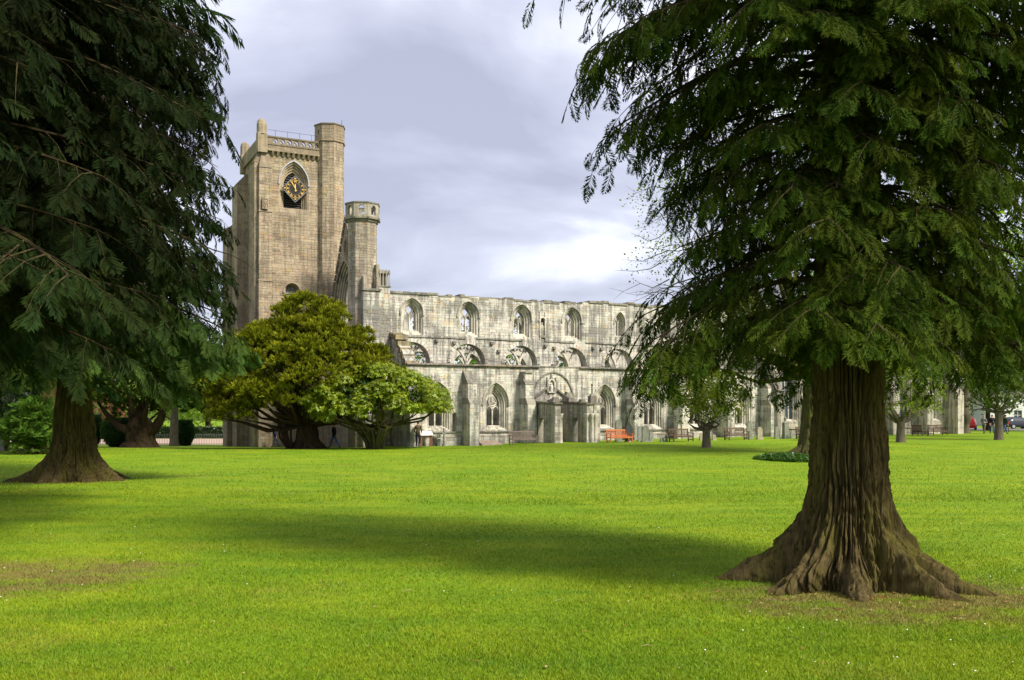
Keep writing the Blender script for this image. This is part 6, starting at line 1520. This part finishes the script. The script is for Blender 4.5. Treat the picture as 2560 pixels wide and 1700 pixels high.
# ------------------------------------------------------------------ cars, road and house at the far right; railings at the left
M_CARRED = simple_mat('red_paint', (.50, .015, .02), .25, .05, 3, .0, .6); M_CARDK = simple_mat('dark_paint', (.03, .035, .05), .25, .05, 3, .0, .6); M_CGLASS = simple_mat('car_glass', (.03, .04, .05), .08, .1, 3, .0, .7); M_TYRE = simple_mat('tyre', (.015, .015, .015), .9, .1); M_LAMP = simple_mat('tail_lamp', (.6, .03, .01), .3, .1, 3, 0, .5); M_PLATE = simple_mat('number_plate', (.75, .55, .06), .5, .05)
def car(px, Y, rz, paint, lab):
    b = at_depth(px, Y); o = empty('car', b, rz, label=lab, cat='car'); sec = []
    # x forward; cross-sections from tail to nose: (x, half width, sill z, belt z, roof z, roof half width)
    for x, hw, z0, zb, zr, rw_ in ((-1.95, .70, .35, .78, .80, .60), (-1.85, .80, .25, .92, .95, .68), (-1.55, .83, .22, .96, 1.34, .60), (-.9, .84, .20, .96, 1.46, .60), (.0, .84, .20, .94, 1.46, .60), (.45, .84, .20, .92, 1.30, .60), (.95, .83, .20, .88, .93, .66), (1.6, .80, .22, .76, .80, .62), (1.95, .66, .32, .58, .62, .50)):
        sec.append([(x, -hw * .92, z0), (x, -hw, (z0 + zb) / 2), (x, -hw * .97, zb), (x, -rw_, zr), (x, 0, zr + .03), (x, rw_, zr), (x, hw * .97, zb), (x, hw, (z0 + zb) / 2), (x, hw * .92, z0)])
    m = MB(); m.loft(sec, None, True, True); m.build('body', paint, o, True)
    g = MB(); g.hexa([(-1.80, -.56, .99), (-1.80, .56, .99), (-1.76, .56, .99), (-1.76, -.56, .99), (-1.585, -.5, 1.29), (-1.585, .5, 1.29), (-1.54, .5, 1.29), (-1.54, -.5, 1.29)]); g.build('rear_window', M_CGLASS, o)
    for s in (-1, 1):
        g = MB(); g.hexa([(-1.35, s * .832, .98), (.55, s * .832, .96), (.55, s * .80, .96), (-1.35, s * .80, .98), (-1.2, s * .635, 1.38), (.2, s * .635, 1.36), (.2, s * .60, 1.36), (-1.2, s * .60, 1.38)]); g.build('side_window', M_CGLASS, o)
        l = MB(); l.box(-1.93, -1.84, s * .70 - .1, s * .70 + .1, .66, .92); l.build('tail_lamp', M_LAMP, o)
        for x in (-1.25, 1.25):
            w = MB(); w.tube([(x, s * .66, .31), (x, s * .86, .31)], .31, 16); w = w.build('wheel', M_TYRE, o); r2 = MB(); r2.tube([(x, s * .80, .31), (x, s * .87, .31)], .19, 12); r2.build('rim', M_LEAD, w)
    p = MB(); p.box(-1.975, -1.94, -.26, .26, .50, .61); p.build('number_plate', M_PLATE, o)
    return o
car(2421, 112, R(62), M_CARRED, 'red hatchback parked behind the burr tree')
car(2545, 118, R(10), M_CARDK, 'dark car parked in front of the white house at the right edge')
M_ROAD = simple_mat('drive_asphalt', (.16, .155, .15), .9, .2, 2); M_PATH = simple_mat('path_gravel', (.42, .30, .235), .95, .2, 1.2)
def strip(name, xs_, y0, y1, mat, dz, lab):
    V = []; F = []
    for i, x in enumerate(xs_):
        for y in np.linspace(y0, y1, 9): V.append((x, y, tz(x, y) + dz))
    n = 9
    for i in range(len(xs_) - 1):
        for j in range(n - 1): F.append((i * n + j, (i + 1) * n + j, (i + 1) * n + j + 1, i * n + j + 1))
    tag(np_mesh(name, np.array(V), np.array(F), None, mat, smooth=True), lab, name.split('_')[-1], kind='structure')
strip('drive', np.arange(38, 90, 2.0), 107, 121, M_ROAD, .012, 'grey tarmac drive where the cars stand')
strip('gravel_path', np.arange(-66, -26, 2.0), 98.5, 119, M_PATH, .012, 'pinkish gravel path beyond the railings')
hb_ = at_depth(2575, 140); hs_ = empty('white_house', hb_, R(-8), label='white house glimpsed between trees at the right edge', cat='house')
M_HARL = simple_mat('white_harling', (.72, .71, .69), .9, .05, 8, .2)
m = MB(); m.plate([(-6, -.3), (6, -.3), (6, 4.8), (-6, 4.8)], [[(x, .9), (x + 1.1, .9), (x + 1.1, 2.3), (x, 2.3)] for x in (-4.6, -2.2, 1.6, 3.8)] + [[(-.4, 0), (.7, 0), (.7, 2.1), (-.4, 2.1)]], lambda u, v, d: (u, d, v), 0, .3); m.box(-6, 6, 6.7, 7, -.3, 4.8); m.box(-6, -5.7, .3, 6.7, -.3, 4.8); m.box(5.7, 6, .3, 6.7, -.3, 4.8); m.build('wall', M_HARL, hs_)
for x in (-4.6, -2.2, 1.6, 3.8):
    w = MB(); w.box(x, x + 1.1, .15, .18, .9, 2.3); w = w.build('window', M_CGLASS, hs_); f = MB(); f.box(x, x + 1.1, .11, .148, 1.57, 1.63); f.box(x + .52, x + .58, .11, .148, .9, 1.57); f.box(x + .52, x + .58, .11, .148, 1.63, 2.3); f.build('frame', M_WHITE, w)
m = MB(); m.box(-.4, .7, .15, .2, 0, 2.1); m.build('door', M_DARK, hs_)
m = MB(); m.hexa([(-6.3, -.3, 4.8), (6.3, -.3, 4.8), (6.3, 7.3, 4.8), (-6.3, 7.3, 4.8), (-6.3, 3.45, 7.6), (6.3, 3.45, 7.6), (6.3, 3.55, 7.6), (-6.3, 3.55, 7.6)]); rf_ = m.build('roof', M_SLATE, hs_); m = MB(); m.box(-5.9, -5, 3.1, 3.9, 7.2, 8.6); m.build('chimney', M_HARL, rf_)
fe = empty('railings', at_depth(400, 96.5), label='long low metal railings beyond the yews at the left', cat='fence')
M_FENCE = simple_mat('grey_iron', (.17, .17, .16), .6, .15)
f0 = fe.location.copy(); m = MB(); x = -66.0
while x < -25:
    z = tz(x, 96.5); m.box(x - .014 - f0.x, x + .014 - f0.x, -.014, .014, z - f0.z, z + 1.15 - f0.z); x += .17
tag(m.build('bars', M_FENCE, fe), kind='stuff')
for z in (.14, 1.05):
    m = MB(); m.bar((-66 - f0.x, 0, tz(-66, 96.5) + z - f0.z), (-25 - f0.x, 0, tz(-25, 96.5) + z - f0.z), .045, .03); m.build('rail', M_FENCE, fe)
x = -65.0
while x < -25: m = MB(); z = tz(x, 96.5) - f0.z; m.box(x - .06 - f0.x, x + .06 - f0.x, -.06, .06, z - .2, z + 1.3); m.lathe([(.08, z + 1.3), (.09, z + 1.36), (.03, z + 1.44)], 8, None, (x - f0.x, 0, 0)); m.build('post', M_FENCE, fe); x += 3.6
b = gp(4, 1127); po = empty('stone_post', b, label='short dark stone post at the far left edge of the lawn', cat='post')
m = MB(); m.box(-.22, .22, -.22, .22, -.2, .85); m.hexa([(-.27, -.27, .85), (.27, -.27, .85), (.27, .27, .85), (-.27, .27, .85), (-.08, -.08, 1.08), (.08, -.08, 1.08), (.08, .08, 1.08), (-.08, .08, 1.08)]); m.build('shaft', GM['grey'], po)
# low dark hedge beyond the gravel
hg = empty('hedge', (-46, 121, tz(-46, 121)), label='long dark hedge beyond the gravel path at the left', cat='hedge')
r = np.random.RandomState(4); n = 2600; P = np.stack([r.uniform(-22, 22, n), r.uniform(-.6, .6, n), r.uniform(0, 1.5, n)], 1)
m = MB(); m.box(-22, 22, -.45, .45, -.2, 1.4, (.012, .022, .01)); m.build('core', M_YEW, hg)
scatter('leaves', T_ROS, P, r.normal(size=(n, 3)) + [0, -.6, .5], r.normal(size=(n, 3)), r.uniform(.2, .4, n), np.array((.03, .055, .015)) * r.uniform(.6, 1.5, (n, 1)), M_RHODO, hg)
